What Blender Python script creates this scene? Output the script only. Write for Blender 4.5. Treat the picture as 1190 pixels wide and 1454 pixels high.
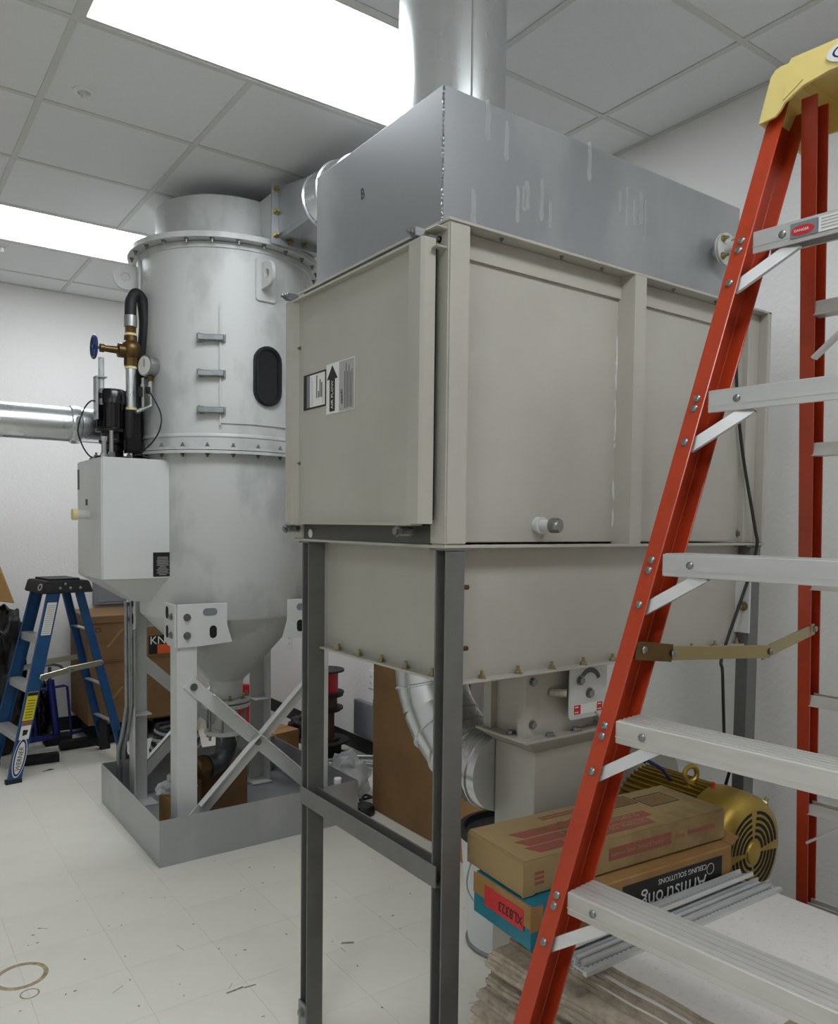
import bpy, bmesh, math, random
from mathutils import Vector, Matrix, noise
random.seed(7)
for o in list(bpy.data.objects): bpy.data.objects.remove(o)
SC = bpy.context.scene; COL = SC.collection
V = Vector; PI = math.pi
# ------------------------------------------------------------------ camera, world, exposure
CAMH = 1.547
def make_camera():
    yaw, p, r = math.radians(54.455), math.radians(-2.74), math.radians(.668)
    fwd = V((math.cos(yaw)*math.cos(p), math.sin(yaw)*math.cos(p), math.sin(p)))
    right = V((math.sin(yaw), -math.cos(yaw), 0)); up = right.cross(fwd)
    r2 = math.cos(r)*right+math.sin(r)*up; u2 = -math.sin(r)*right+math.cos(r)*up
    cd = bpy.data.cameras.new('camera'); co = bpy.data.objects.new('camera', cd); COL.objects.link(co)
    M = Matrix((r2, u2, -fwd)).transposed().to_4x4(); M.translation = V((0, 0, CAMH)); co.matrix_world = M
    cd.sensor_fit = 'VERTICAL'; cd.sensor_height = 24; cd.lens = 1116.7/1454*24
    cd.shift_y = (798-727)/1454; cd.clip_start = .02
    SC.camera = co
make_camera()
wd = bpy.data.worlds.new('world'); SC.world = wd; wd.use_nodes = True
wd.node_tree.nodes['Background'].inputs[0].default_value = (.8, .85, .9, 1); wd.node_tree.nodes['Background'].inputs[1].default_value = .05
SC.view_settings.view_transform = 'Standard'; SC.view_settings.look = 'None'
SC.view_settings.gamma = 1; SC.view_settings.use_curve_mapping = False
SC.view_settings.exposure = 0.0
LAMP = 14.0          # emission of the fluorescent troffer lenses
SC.cycles.max_bounces = 10; SC.cycles.diffuse_bounces = 6; SC.cycles.glossy_bounces = 4
SC.cycles.caustics_reflective = False; SC.cycles.sample_clamp_indirect = 6
# ------------------------------------------------------------------ materials
def lin(h):
    c = [int(h[i:i+2], 16)/255 for i in (0, 2, 4)]
    return tuple((x/12.92 if x <= .04045 else ((x+.055)/1.055)**2.4) for x in c)+(1,)
M = {}
def mat(name, col, rough=.5, metal=0, col2=None, scale=8, lo=.4, hi=.65, bump=0, bscale=60, detail=4, spec=.5, stretch=None, rvar=0, coat=0, objrand=0, alpha=1, trans=0):
    m = bpy.data.materials.new(name); m.use_nodes = True; nt = m.node_tree; N = nt.nodes; L = nt.links
    b = N['Principled BSDF']; b.inputs['Roughness'].default_value = rough; b.inputs['Metallic'].default_value = metal
    b.inputs['Specular IOR Level'].default_value = spec; b.inputs['Coat Weight'].default_value = coat
    b.inputs['Alpha'].default_value = alpha; b.inputs['Transmission Weight'].default_value = trans
    base = lin(col); b.inputs['Base Color'].default_value = base
    tc = N.new('ShaderNodeTexCoord'); mp = N.new('ShaderNodeMapping'); L.new(tc.outputs['Object'], mp.inputs[0])
    if stretch: mp.inputs['Scale'].default_value = stretch
    out = None
    if col2:
        n = N.new('ShaderNodeTexNoise'); n.inputs['Scale'].default_value = scale; n.inputs['Detail'].default_value = detail
        n.inputs['Roughness'].default_value = .6; L.new(mp.outputs[0], n.inputs[0])
        rp = N.new('ShaderNodeMapRange'); rp.inputs[1].default_value = lo; rp.inputs[2].default_value = hi; L.new(n.outputs['Fac'], rp.inputs[0])
        mx = N.new('ShaderNodeMix'); mx.data_type = 'RGBA'; mx.inputs[6].default_value = base; mx.inputs[7].default_value = lin(col2)
        L.new(rp.outputs[0], mx.inputs[0]); out = mx.outputs[2]
        if rvar:
            mm = N.new('ShaderNodeMath'); mm.operation = 'MULTIPLY_ADD'; mm.inputs[1].default_value = rvar; mm.inputs[2].default_value = rough
            L.new(rp.outputs[0], mm.inputs[0]); L.new(mm.outputs[0], b.inputs['Roughness'])
    if objrand:
        oi = N.new('ShaderNodeObjectInfo'); mr = N.new('ShaderNodeMapRange'); mr.inputs[3].default_value = 1-objrand; mr.inputs[4].default_value = 1.0
        L.new(oi.outputs['Random'], mr.inputs[0]); hv = N.new('ShaderNodeHueSaturation'); L.new(mr.outputs[0], hv.inputs['Value'])
        if out: L.new(out, hv.inputs['Color'])
        else: hv.inputs['Color'].default_value = base
        out = hv.outputs[0]
    if out: L.new(out, b.inputs['Base Color'])
    if bump:
        n2 = N.new('ShaderNodeTexNoise'); n2.inputs['Scale'].default_value = bscale; n2.inputs['Detail'].default_value = 3; L.new(mp.outputs[0], n2.inputs[0])
        bp = N.new('ShaderNodeBump'); bp.inputs['Strength'].default_value = bump; bp.inputs['Distance'].default_value = .01
        L.new(n2.outputs['Fac'], bp.inputs['Height']); L.new(bp.outputs[0], b.inputs['Normal'])
    M[name] = m; return m
mat('wall', 'e9e8e6', .6, bump=.25, bscale=55)
mat('tile', 'e6e8e9', .9, col2='dcdee0', scale=220, lo=.5, hi=.75, bump=.15, bscale=300)
mat('grid', 'd0d1cd', .6)
mat('floor', 'dedbd0', .42, col2='d1cdc0', scale=2.2, lo=.45, hi=.75, objrand=.03, bump=.03, bscale=30)
mat('floor_joint', 'c8c4b8', .8)
mat('scuff', '85817a', .8, col2='bdb9ac', scale=40, alpha=.6)
mat('rust', '8b7a5c', .8, col2='b8a888', scale=40, lo=.35, hi=.65)
mat('black_rubber', '17181a', .55)
mat('black_gloss', '0d0d0f', .22)
mat('black_matt', '101011', .8)
mat('housing', 'b5b2a8', .42, col2='aeaba1', scale=3, bump=.02, bscale=8)
mat('housing_dark', '565650', .45, col2='4d4d48', scale=6)
mat('legpaint', '6c6c69', .42, col2='646461', scale=10)
mat('tank', 'c6c8c6', .38, col2='b2b5b3', scale=3.2, lo=.5, hi=.6, rvar=.12, stretch=(1, 1, .6), bump=.02, bscale=6)
mat('tankwhite', 'd2d4d2', .35, col2='cccecc', scale=3)
mat('steel_plate', 'aeb1b3', .36, .65, col2='c2c4c4', scale=3.2, lo=.5, hi=.72, rvar=.1, stretch=(1, 1, .55))
mat('plenum', '9a9da0', .36, .5, col2='b0b3b4', scale=2.6, lo=.48, hi=.7, rvar=.12, stretch=(1, 1, .5))
mat('streak', 'c9cccc', .6, .1, alpha=.3)
mat('galv', 'e0e3e5', .24, .9, col2='cfd3d5', scale=6, lo=.4, hi=.7, rvar=.1, stretch=(1, 1, .25))
mat('galv_dull', '9da0a1', .4, .8, col2='8a8d8f', scale=14)
mat('zinc', 'c0bda8', .3, .9)
mat('brassbolt', 'a3966c', .34, .9)
mat('tee_metal', 'd3d6d6', .3, .35)
mat('bolt', '8f918f', .35, .9)
mat('alu', 'dedfdf', .33, .7, col2='c6c6c5', scale=9, lo=.45, hi=.75, stretch=(1, .12, 1), rvar=.15)
mat('alu_dirty', 'd6d5d1', .42, .6, col2='b0aaa2', scale=10, lo=.45, hi=.8, stretch=(1, .15, 1), rvar=.2)
mat('orange', 'ae3a19', .36, col2='a03415', scale=12, lo=.5, hi=.8, coat=.15)
mat('cap_yellow', 'ead688', .4)
mat('blue', '184d80', .42, col2='15436f', scale=9)
mat('blue_dark', '16246e', .4)
mat('white_print', 'e6e6e2', .5)
mat('grey_print', 'a9aaa8', .5)
mat('black_print', '151515', .5)
mat('yellow_print', 'd8c820', .5)
mat('red_print', 'c62a2c', .5)
mat('card', 'a57f50', .75, col2='96703f', scale=6, lo=.4, hi=.7)
mat('card_dirty', 'a18a60', .75, col2='77603a', scale=5, lo=.52, hi=.75)
mat('card_dark', '80603c', .78, col2='735535', scale=3)
mat('card_red', '9a5347', .75, col2='8a5a46', scale=14, lo=.45, hi=.75)
mat('card_brown', '7d5f38', .78)
mat('teal', '1e7c90', .5, col2='1a6f80', scale=8)
mat('tile_edge', 'c2b7a5', .9, col2='a09482', scale=30, lo=.4, hi=.7, bump=.4, bscale=90, objrand=.2)
mat('tile_face', 'e9e6e2', .85, col2='d8d4cf', scale=90, lo=.55, hi=.75)
mat('gold', 'b79b4a', .38, .75, col2='a88c3e', scale=10)
mat('brass', '6f5836', .38, .8, col2='5a4629', scale=20)
mat('handwheel', '16306c', .4)
mat('tape_cream', 'e3d79a', .6)
mat('steel', 'b5b6b4', .28, .9)
mat('castiron', '55585a', .45, .7, col2='6a6d6f', scale=15)
mat('ext_red', 'b0141a', .35)
mat('glass_dark', '0e1013', .12)
mat('clearplastic', 'dfe3e3', .25, trans=.75, bump=.5, bscale=40)
mat('bag_clear', 'c9cccc', .3, alpha=.55, bump=.6, bscale=30)
mat('bagblack', '0c0c0d', .3, bump=.7, bscale=14)
mat('bucket', 'd8dadb', .35)
mat('greybox', '7b8086', .5)
mat('spool_copper', '5a3b2e', .5, col2='44291f', scale=80)
mat('wire_red', 'b01822', .5)
mat('spool_black', '1c1715', .6)
mat('cablegrey', '8f9192', .5)
mat('dial', 'dcdcd8', .5)
mat('ink', '2a2a2c', .7)
mat('orange_print', 'd95a1c', .6)
def emis(name, col, s):
    m = bpy.data.materials.new(name); m.use_nodes = True; b = m.node_tree.nodes['Principled BSDF']
    b.inputs['Base Color'].default_value = lin('ffffff'); b.inputs['Emission Color'].default_value = lin(col); b.inputs['Emission Strength'].default_value = s
    M[name] = m
emis('lens', 'f5faff', LAMP)
# ------------------------------------------------------------------ mesh helpers
ORG = {}
def basis(ax):
    ax = V(ax).normalized(); t = V((0, 0, 1)) if abs(ax.z) < .9 else V((1, 0, 0))
    a = t.cross(ax).normalized(); return a, ax.cross(a), ax
class MB:
    def __init__(s): s.v = []; s.f = []; s.mi = []; s.cm = 0
    def add(s, vs, fs):
        o = len(s.v); s.v += [V(p) for p in vs]; s.f += [tuple(i+o for i in f) for f in fs]; s.mi += [s.cm]*len(fs); return s
    def box(s, x0, x1, y0, y1, z0, z1):
        return s.add([(x, y, z) for z in (z0, z1) for y in (y0, y1) for x in (x0, x1)],
                     [(0, 2, 3, 1), (4, 5, 7, 6), (0, 1, 5, 4), (2, 6, 7, 3), (0, 4, 6, 2), (1, 3, 7, 5)])
    def bar(s, p0, p1, w, h, up=(0, 0, 1)):
        p0, p1 = V(p0), V(p1); d = (p1-p0).normalized(); sd = d.cross(V(up)).normalized(); u = sd.cross(d)
        vs = [p+sd*a*w/2+u*b*h/2 for p in (p0, p1) for b in (-1, 1) for a in (-1, 1)]
        return s.add(vs, [(0, 1, 3, 2), (4, 6, 7, 5), (0, 4, 5, 1), (2, 3, 7, 6), (0, 2, 6, 4), (1, 5, 7, 3)])
    def sweep(s, poly, p0, p1, eu, ev):
        p0, p1, eu, ev = V(p0), V(p1), V(eu), V(ev); n = len(poly)
        vs = [p0+eu*a+ev*b for a, b in poly]+[p1+eu*a+ev*b for a, b in poly]
        return s.add(vs, [tuple(range(n))[::-1], tuple(range(n, 2*n))]+[(i, (i+1) % n, (i+1) % n+n, i+n) for i in range(n)])
    def prism(s, poly, o, eu, ev, t):
        o, eu, ev = V(o), V(eu), V(ev); n = eu.cross(ev).normalized()
        return s.sweep(poly, o, o+n*t, eu, ev)
    def pring(s, outer, inner, o, eu, ev, t):
        o, eu, ev = V(o), V(eu), V(ev); nn = eu.cross(ev).normalized()*t; n = len(outer)
        P = lambda q, k: o+eu*q[0]+ev*q[1]+nn*k
        vs = [P(q, 0) for q in outer]+[P(q, 0) for q in inner]+[P(q, 1) for q in outer]+[P(q, 1) for q in inner]; fs = []
        for i in range(n):
            j = (i+1) % n
            fs += [(i, i+n, j+n, j), (i+2*n, j+2*n, j+3*n, i+3*n), (i, j, j+2*n, i+2*n), (i+n, i+3*n, j+3*n, j+n)]
        return s.add(vs, fs)
    def cyl(s, p0, p1, r0, r1=None, n=24):
        r1 = r0 if r1 is None else r1; p0, p1 = V(p0), V(p1); a, b, c = basis(p1-p0)
        cs = [(math.cos(2*PI*i/n), math.sin(2*PI*i/n)) for i in range(n)]
        vs = [p0+a*x*r0+b*y*r0 for x, y in cs]+[p1+a*x*r1+b*y*r1 for x, y in cs]
        return s.add(vs, [tuple(range(n))[::-1], tuple(range(n, 2*n))]+[(i, (i+1) % n, (i+1) % n+n, i+n) for i in range(n)])
    def lathe(s, prof, o, ax=(0, 0, 1), n=32, caps=True):
        o = V(o); a, b, c = basis(ax); vs = []; fs = []
        for r, z in prof:
            for i in range(n): vs.append(o+c*z+a*(r*math.cos(2*PI*i/n))+b*(r*math.sin(2*PI*i/n)))
        m = len(prof)
        for k in range(m-1):
            for i in range(n):
                j = (i+1) % n; fs.append((k*n+i, k*n+j, (k+1)*n+j, (k+1)*n+i))
        if caps:
            fs.append(tuple(range(n))[::-1]); fs.append(tuple((m-1)*n+i for i in range(n)))
        return s.add(vs, fs)
    def tube(s, pts, r, n=10, closed=False):
        pts = [V(p) for p in pts]; m = len(pts); vs = []; fs = []; a = None
        rr = r if isinstance(r, (list, tuple)) else [r]*m
        for i, p in enumerate(pts):
            d = (pts[(i+1) % m]-pts[i-1]) if closed else (pts[min(i+1, m-1)]-pts[max(i-1, 0)])
            d.normalize()
            if a is None: a = basis(d)[0]
            else: a = (a-d*a.dot(d)).normalized()
            b = d.cross(a)
            for k in range(n):
                t = 2*PI*k/n; vs.append(p+a*(math.cos(t)*rr[i])+b*(math.sin(t)*rr[i]))
        for i in range(m if closed else m-1):
            j = (i+1) % m
            for k in range(n): fs.append((i*n+k, i*n+(k+1) % n, j*n+(k+1) % n, j*n+k))
        if not closed: fs += [tuple(range(n))[::-1], tuple((m-1)*n+k for k in range(n))]
        return s.add(vs, fs)
    def blob(s, c, sc, amp=.2, freq=3, seed=0, sub=4, flat=None):
        bm = bmesh.new(); bmesh.ops.create_icosphere(bm, subdivisions=sub, radius=1)
        o = len(s.v); c = V(c)
        for v in bm.verts:
            k = 1+amp*noise.noise(v.co*freq+V((seed, seed*2, 0)))+amp*.5*abs(noise.noise(v.co*freq*2.7+V((seed, 1, 5))))
            p = V((v.co.x*sc[0]*k, v.co.y*sc[1]*k, v.co.z*sc[2]*k))+c
            if flat is not None and p.z < flat: p.z = flat+.001
            s.v.append(p)
        for f in bm.faces: s.f.append(tuple(q.index+o for q in f.verts)); s.mi.append(s.cm)
        bm.free(); return s
    def mesh(s, name, mats, off=V((0, 0, 0)), bevel=0, ang=35, seg=1):
        me = bpy.data.meshes.new(name); me.from_pydata([p-off for p in s.v], [], s.f)
        for m in mats: me.materials.append(M[m])
        for p, i in zip(me.polygons, s.mi): p.material_index = i
        bm = bmesh.new(); bm.from_mesh(me); bmesh.ops.recalc_face_normals(bm, faces=bm.faces)
        if bevel:
            es = [e for e in bm.edges if len(e.link_faces) == 2 and e.calc_face_angle(0) > .6]
            bmesh.ops.bevel(bm, geom=es, offset=bevel, segments=seg, affect='EDGES', clamp_overlap=True)
        bm.to_mesh(me); bm.free(); me.shade_smooth(); me.set_sharp_from_angle(angle=math.radians(ang)); return me
    def build(s, name, m, parent=None, bevel=0, ang=35, seg=1, label=None):
        mats = m if isinstance(m, (list, tuple)) else [m]
        if parent is None:
            xs = [p.x for p in s.v]; ys = [p.y for p in s.v]
            off = V(((min(xs)+max(xs))/2, (min(ys)+max(ys))/2, min(p.z for p in s.v)))
        else: off = ORG[parent.name]
        o = bpy.data.objects.new(name, s.mesh(name, mats, off, bevel, ang, seg)); COL.objects.link(o)
        if parent is None: o.location = off
        else: o.parent = parent
        ORG[o.name] = off
        if label: o['label'] = label
        return o
def tag(o, label, cat, group=None, kind=None):
    o['label'] = label; o['category'] = cat
    if group: o['group'] = group
    if kind: o['kind'] = kind
    return o
def thing(name, label, cat, loc=(0, 0, 0), rotz=0, group=None, local=False):
    o = bpy.data.objects.new(name, None); COL.objects.link(o); o.location = loc; o.rotation_euler = (0, 0, rotz); o.empty_display_size = .1
    tag(o, label, cat, group); ORG[o.name] = V((0, 0, 0)) if (local or rotz) else V(loc); return o
def struct(o): o['kind'] = 'structure'; return o
def put(me, name, parent, pos, z=(0, 0, 1), spin=0, s=1):
    o = bpy.data.objects.new(name, me); COL.objects.link(o); o.parent = parent
    a, b, c = basis(z); R = Matrix((a, b, c)).transposed().to_4x4() @ Matrix.Rotation(spin, 4, 'Z') @ Matrix.Scale(s, 4)
    R.translation = V(pos)-ORG[parent.name]; o.matrix_local = R; ORG[o.name] = V((0, 0, 0)); return o
def bolt_mesh(m, r=.011, h=.008, stud=.0):
    b = MB(); b.cyl((0, 0, 0), (0, 0, .0025), r*1.35, n=16).cyl((0, 0, .0025), (0, 0, .0025+h), r, n=6)
    if stud: b.cyl((0, 0, h), (0, 0, h+stud), r*.55, n=10)
    return b.mesh('bolt', [m])
BOLT = bolt_mesh('bolt', .013, .009); BOLTB = bolt_mesh('brassbolt', .009, .007, .014); BOLTS = bolt_mesh('bolt', .009, .007, .012)
BOLTD = bolt_mesh('castiron', .009, .007, .01)
RIVET = MB().lathe([(.0075, 0), (.0072, .0015), (.0055, .0032), (.002, .004)], (0, 0, 0), n=14).mesh('rivet', ['bolt'])
def text(s, size, m, parent, o, right, up, name='lettering', align='LEFT', sx=1):
    cu = bpy.data.curves.new('t', 'FONT'); cu.body = s; cu.size = size; cu.resolution_u = 2; cu.align_x = align; cu.extrude = .0002
    ob = bpy.data.objects.new('t', cu); COL.objects.link(ob)
    bpy.context.view_layer.update(); me = bpy.data.meshes.new_from_object(ob); bpy.data.objects.remove(ob); bpy.data.curves.remove(cu)
    me.materials.clear(); me.materials.append(M[m]); me.name = name
    r = V(right).normalized(); u = V(up).normalized(); n = r.cross(u).normalized(); u = n.cross(r)
    T = Matrix((r*sx, u, n)).transposed().to_4x4(); T.translation = V(o)-ORG[parent.name]
    q = bpy.data.objects.new(name, me); COL.objects.link(q); q.parent = parent; q.matrix_local = T; ORG[q.name] = V((0, 0, 0)); return q
def ell(rx, ry, n=28, cx=0, cy=0, a0=0, a1=2*PI): return [(cx+rx*math.cos(a0+(a1-a0)*i/n), cy+ry*math.sin(a0+(a1-a0)*i/n)) for i in range(n)]
def stadium(w, h, n=10):
    r = w/2; k = h/2-r
    return [(r*math.cos(PI*i/n), k+r*math.sin(PI*i/n)) for i in range(n+1)]+[(-r*math.cos(PI*i/n), -k-r*math.sin(PI*i/n)) for i in range(n+1)]
def rrect(w, h, r, n=4):
    out = []
    for cx, cy, a in ((w/2-r, h/2-r, 0), (-w/2+r, h/2-r, 90), (-w/2+r, -h/2+r, 180), (w/2-r, -h/2+r, 270)):
        out += [(cx+r*math.cos(math.radians(a+90*i/n)), cy+r*math.sin(math.radians(a+90*i/n))) for i in range(n+1)]
    return out
def arc(c, r, a0, a1, e1, e2, n=16): return [V(c)+V(e1)*(r*math.cos(a0+(a1-a0)*i/n))+V(e2)*(r*math.sin(a0+(a1-a0)*i/n)) for i in range(n+1)]
def spline(pts, n=8):
    pts = [V(p) for p in pts]; out = []
    for i in range(len(pts)-1):
        p0, p1, p2, p3 = pts[max(i-1, 0)], pts[i], pts[i+1], pts[min(i+2, len(pts)-1)]
        for k in range(n):
            t = k/n; out.append(.5*((2*p1)+(p2-p0)*t+(2*p0-5*p1+4*p2-p3)*t*t+(3*p1-p0-3*p2+p3)*t**3))
    return out+[pts[-1]]
# ------------------------------------------------------------------ room shell
XW, YW, ZC = 2.76, 6.18, 3.18
XB, YB = -2.6, -3.2
struct(MB().box(XB-.1, XW+.1, YW, YW+.1, 0, ZC+.12).build('wall_left', 'wall'))
struct(MB().box(XW, XW+.1, YB-.1, YW, 0, ZC+.12).build('wall_right', 'wall'))
struct(MB().box(XB-.1, XB, YB-.1, YW, 0, ZC+.12).build('wall_back', 'wall'))
struct(MB().box(XB, XW, YB-.1, YB, 0, ZC+.12).build('wall_front', 'wall'))
struct(MB().box(XB, XW, YW-.006, YW, 0, .10).build('baseboard_left', 'black_rubber'))
struct(MB().box(XW-.006, XW, YB, YW-.006, 0, .10).build('baseboard_right', 'black_rubber'))
fl = struct(MB().box(XB-.1, XW+.1, YB-.1, YW+.1, -.1, -.004).build('floor', 'floor_joint'))
TP = .3048
def floor_tiles():
    g = .0003
    me = MB().box(g, TP-g, g, TP-g, -.004, 0).mesh('floor_tile', ['floor'], bevel=.0002)
    stuff = MB(); X0 = .4277-TP*11; n = 0
    for i in range(20):
        x = X0+i*TP
        if x > XW: continue
        for j in range(-19, 14):
            y = 2.43+j*TP+((i % 2)*.0)
            if y > YW or y+TP < YB: continue
            full = x+TP <= XW and y+TP <= YW and x >= XB and y >= YB
            if full and x > -.6 and y > .8:
                o = bpy.data.objects.new('floor_tile', me); COL.objects.link(o); o.parent = fl
                o.location = V((x, y, 0))-ORG['floor']; n += 1
            else:
                stuff.box(max(x+g, XB), min(x+TP-g, XW), max(y+g, YB), min(y+TP-g, YW), -.004, 0)
    s = stuff.build('floor_tile_field', 'floor', fl); s['kind'] = 'stuff'
floor_tiles()
def scuffs():
    b = MB()
    b.pring(ell(.085, .085, 30), ell(.07, .068, 30), (.425, 2.89, .0), (1, 0, 0), (0, 1, 0), .0006)
    b.build('rust_ring_stain', 'rust', fl)
    b = MB(); b.pring(ell(.03, .03, 20), ell(.025, .025, 20), (.431, 2.764, 0), (1, 0, 0), (0, 1, 0), .0006); b.build('rust_ring_stain', 'rust', fl)
    b = MB(); r = random.Random(3)
    def scr(x, y, L, w, a):
        d = V((math.cos(a), math.sin(a), 0)); b.bar(V((x, y, .0003))-d*L/2, V((x, y, .0003))+d*L/2, w, .0006)
    scr(.99, 2.405, .06, .008, .05); scr(1.04, 2.398, .04, .006, -.1); scr(1.447, 2.45, .045, .012, -.5)
    for i in range(90): scr(r.uniform(.3, 2.0), r.uniform(1.3, 3.5), r.choice((.004, .005, .007, .011)), r.choice((.003, .004, .005)), r.uniform(0, 3.1))
    for i in range(10): scr(r.uniform(.4, 1.9), r.uniform(1.4, 3.3), r.uniform(.03, .06), .0014, r.uniform(0, 3.1))
    s = b.build('scuff_marks', 'scuff', fl); s['kind'] = 'stuff'
scuffs()
# ceiling: slab above, T-bar grid, lay-in tiles, troffers
ce = struct(MB().box(XB-.1, XW+.1, YB-.1, YW+.1, ZC+.12, ZC+.2).build('ceiling', 'wall'))
PX, PY = .6148, .6094
GX = [.607+PX*i for i in range(-6, 5)]; GX = [x for x in GX if XB < x < XW]
GY = [1.597+PY*j for j in range(-8, 9)]; GY = [y for y in GY if YB < y < YW]
LIGHTS = [(.607, 2.206), (.607, 4.643), (.607, -.231), (-1.852, -.231)]  # last fixture is unseen, added to brighten the ladder step fronts
def ceiling_parts():
    ex = [XB]+GX+[XW]; ey = [YB]+GY+[YW]; cache = {}
    for i in range(len(ex)-1):
        for j in range(len(ey)-1):
            x0, x1, y0, y1 = ex[i], ex[i+1], ey[j], ey[j+1]
            if any(lx-.01 < x0 < lx+PX*2-.05 and abs(y0-ly) < .05 for lx, ly in LIGHTS): continue
            k = (round(x1-x0, 3), round(y1-y0, 3))
            if k not in cache:
                cache[k] = MB().box(.006, k[0]-.006, .006, k[1]-.006, .0035, .02).mesh('ceiling_tile', ['tile'], bevel=.002)
            o = bpy.data.objects.new('ceiling_tile', cache[k]); COL.objects.link(o); o.parent = ce; o.location = V((x0, y0, ZC))-ORG['ceiling']
    for y in GY:
        MB().box(XB, XW, y-.012, y+.012, ZC, ZC+.003).box(XB, XW, y-.002, y+.002, ZC+.003, ZC+.03).build('grid_bar', 'grid', ce)
    for x in GX:
        b = MB()
        for j in range(len(ey)-1):
            y0, y1 = ey[j], ey[j+1]
            if any(abs(x-lx-PX) < .05 and abs(y0-ly) < .05 for lx, ly in LIGHTS): continue
            b.box(x-.012, x+.012, y0+.012, y1-.012, ZC-.0005, ZC+.0025)
        b.build('grid_bar', 'grid', ce)
    MB().box(XW-.02, XW, YB, YW, ZC-.001, ZC+.002).build('wall_angle', 'grid', ce); MB().box(XB, XW, YW-.02, YW, ZC-.001, ZC+.002).build('wall_angle', 'grid', ce)
ceiling_parts()
lbl = ['bright fluorescent ceiling troffer nearest the round vertical duct', 'bright fluorescent ceiling troffer at the far end, behind the grey tower', 'fluorescent ceiling troffer above the near end of the room', 'added unseen ceiling troffer brightening the ladder steps, near left end of the room']
for (lx, ly), lb in zip(LIGHTS, lbl):
    t = thing('ceiling_light', lb, 'light', (lx+PX, ly+PY/2, ZC), group='recessed ceiling troffers')
    x0, x1, y0, y1 = lx+.012, lx+PX*2-.012, ly+.012, ly+PY-.012
    f = MB(); f.box(x0, x1, y0, y0+.018, ZC+.002, ZC+.06).box(x0, x1, y1-.018, y1, ZC+.002, ZC+.06).box(x0, x0+.018, y0+.018, y1-.018, ZC+.002, ZC+.06).box(x1-.018, x1, y0+.018, y1-.018, ZC+.002, ZC+.06)
    f.build('frame', 'grid', t); MB().box(x0+.018, x1-.018, y0+.018, y1-.018, ZC+.01, ZC+.014).build('diffuser', 'lens', t)
for (x, y), lb in (((.735, 3.266), 'small white ceiling sprinkler head on the tile near the front troffer'), ((.734, 5.367), 'small white ceiling sprinkler head beyond the far troffer')):
    t = thing('sprinkler_head', lb, 'sprinkler', (x, y, ZC), group='ceiling sprinklers')
    MB().lathe([(.04, .006), (.04, 0), (.03, -.004), (.024, -.004), (.022, .006)], (x, y, ZC), n=24).build('escutcheon', 'white_print', t)
    MB().lathe([(.010, .004), (.010, -.012), (.006, -.014), (.006, -.03)], (x, y, ZC), n=12).build('body', 'white_print', t)
    d = MB().cyl((x, y, ZC-.03), (x, y, ZC-.032), .016, n=16); d.bar((x-.012, y, ZC-.01), (x-.008, y, ZC-.03), .003, .003).bar((x+.012, y, ZC-.01), (x+.008, y, ZC-.03), .003, .003); d.build('deflector', 'white_print', t)
# ------------------------------------------------------------------ scrubber tower
TC = V((1.585, 3.97, 0)); TR = .43
tw_ = -V((TC.x, TC.y, 0)).normalized(); rt_ = V((-tw_.y, tw_.x, 0))    # towards the viewer's place, and to the right of it
def tp(deg, r, z): a = math.radians(deg); return V((TC.x, TC.y, z))+(tw_*math.cos(a)+rt_*math.sin(a))*r
def tn(deg): a = math.radians(deg); return tw_*math.cos(a)+rt_*math.sin(a)
def shellpatch(b, a0, a1, z0, z1, r, t, n=14):
    vs = []; fs = []
    for i in range(n+1):
        a = a0+(a1-a0)*i/n
        vs += [tp(a, r, z0), tp(a, r, z1), tp(a, r+t, z1), tp(a, r+t, z0)]
    for i in range(n):
        k = 4*i; fs += [(k+3, k+7, k+6, k+2), (k, k+1, k+5, k+4), (k+1, k+2, k+6, k+5), (k, k+4, k+7, k+3)]
    fs += [(0, 3, 2, 1), (4*n, 4*n+1, 4*n+2, 4*n+3)]; b.add(vs, fs); return b
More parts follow.
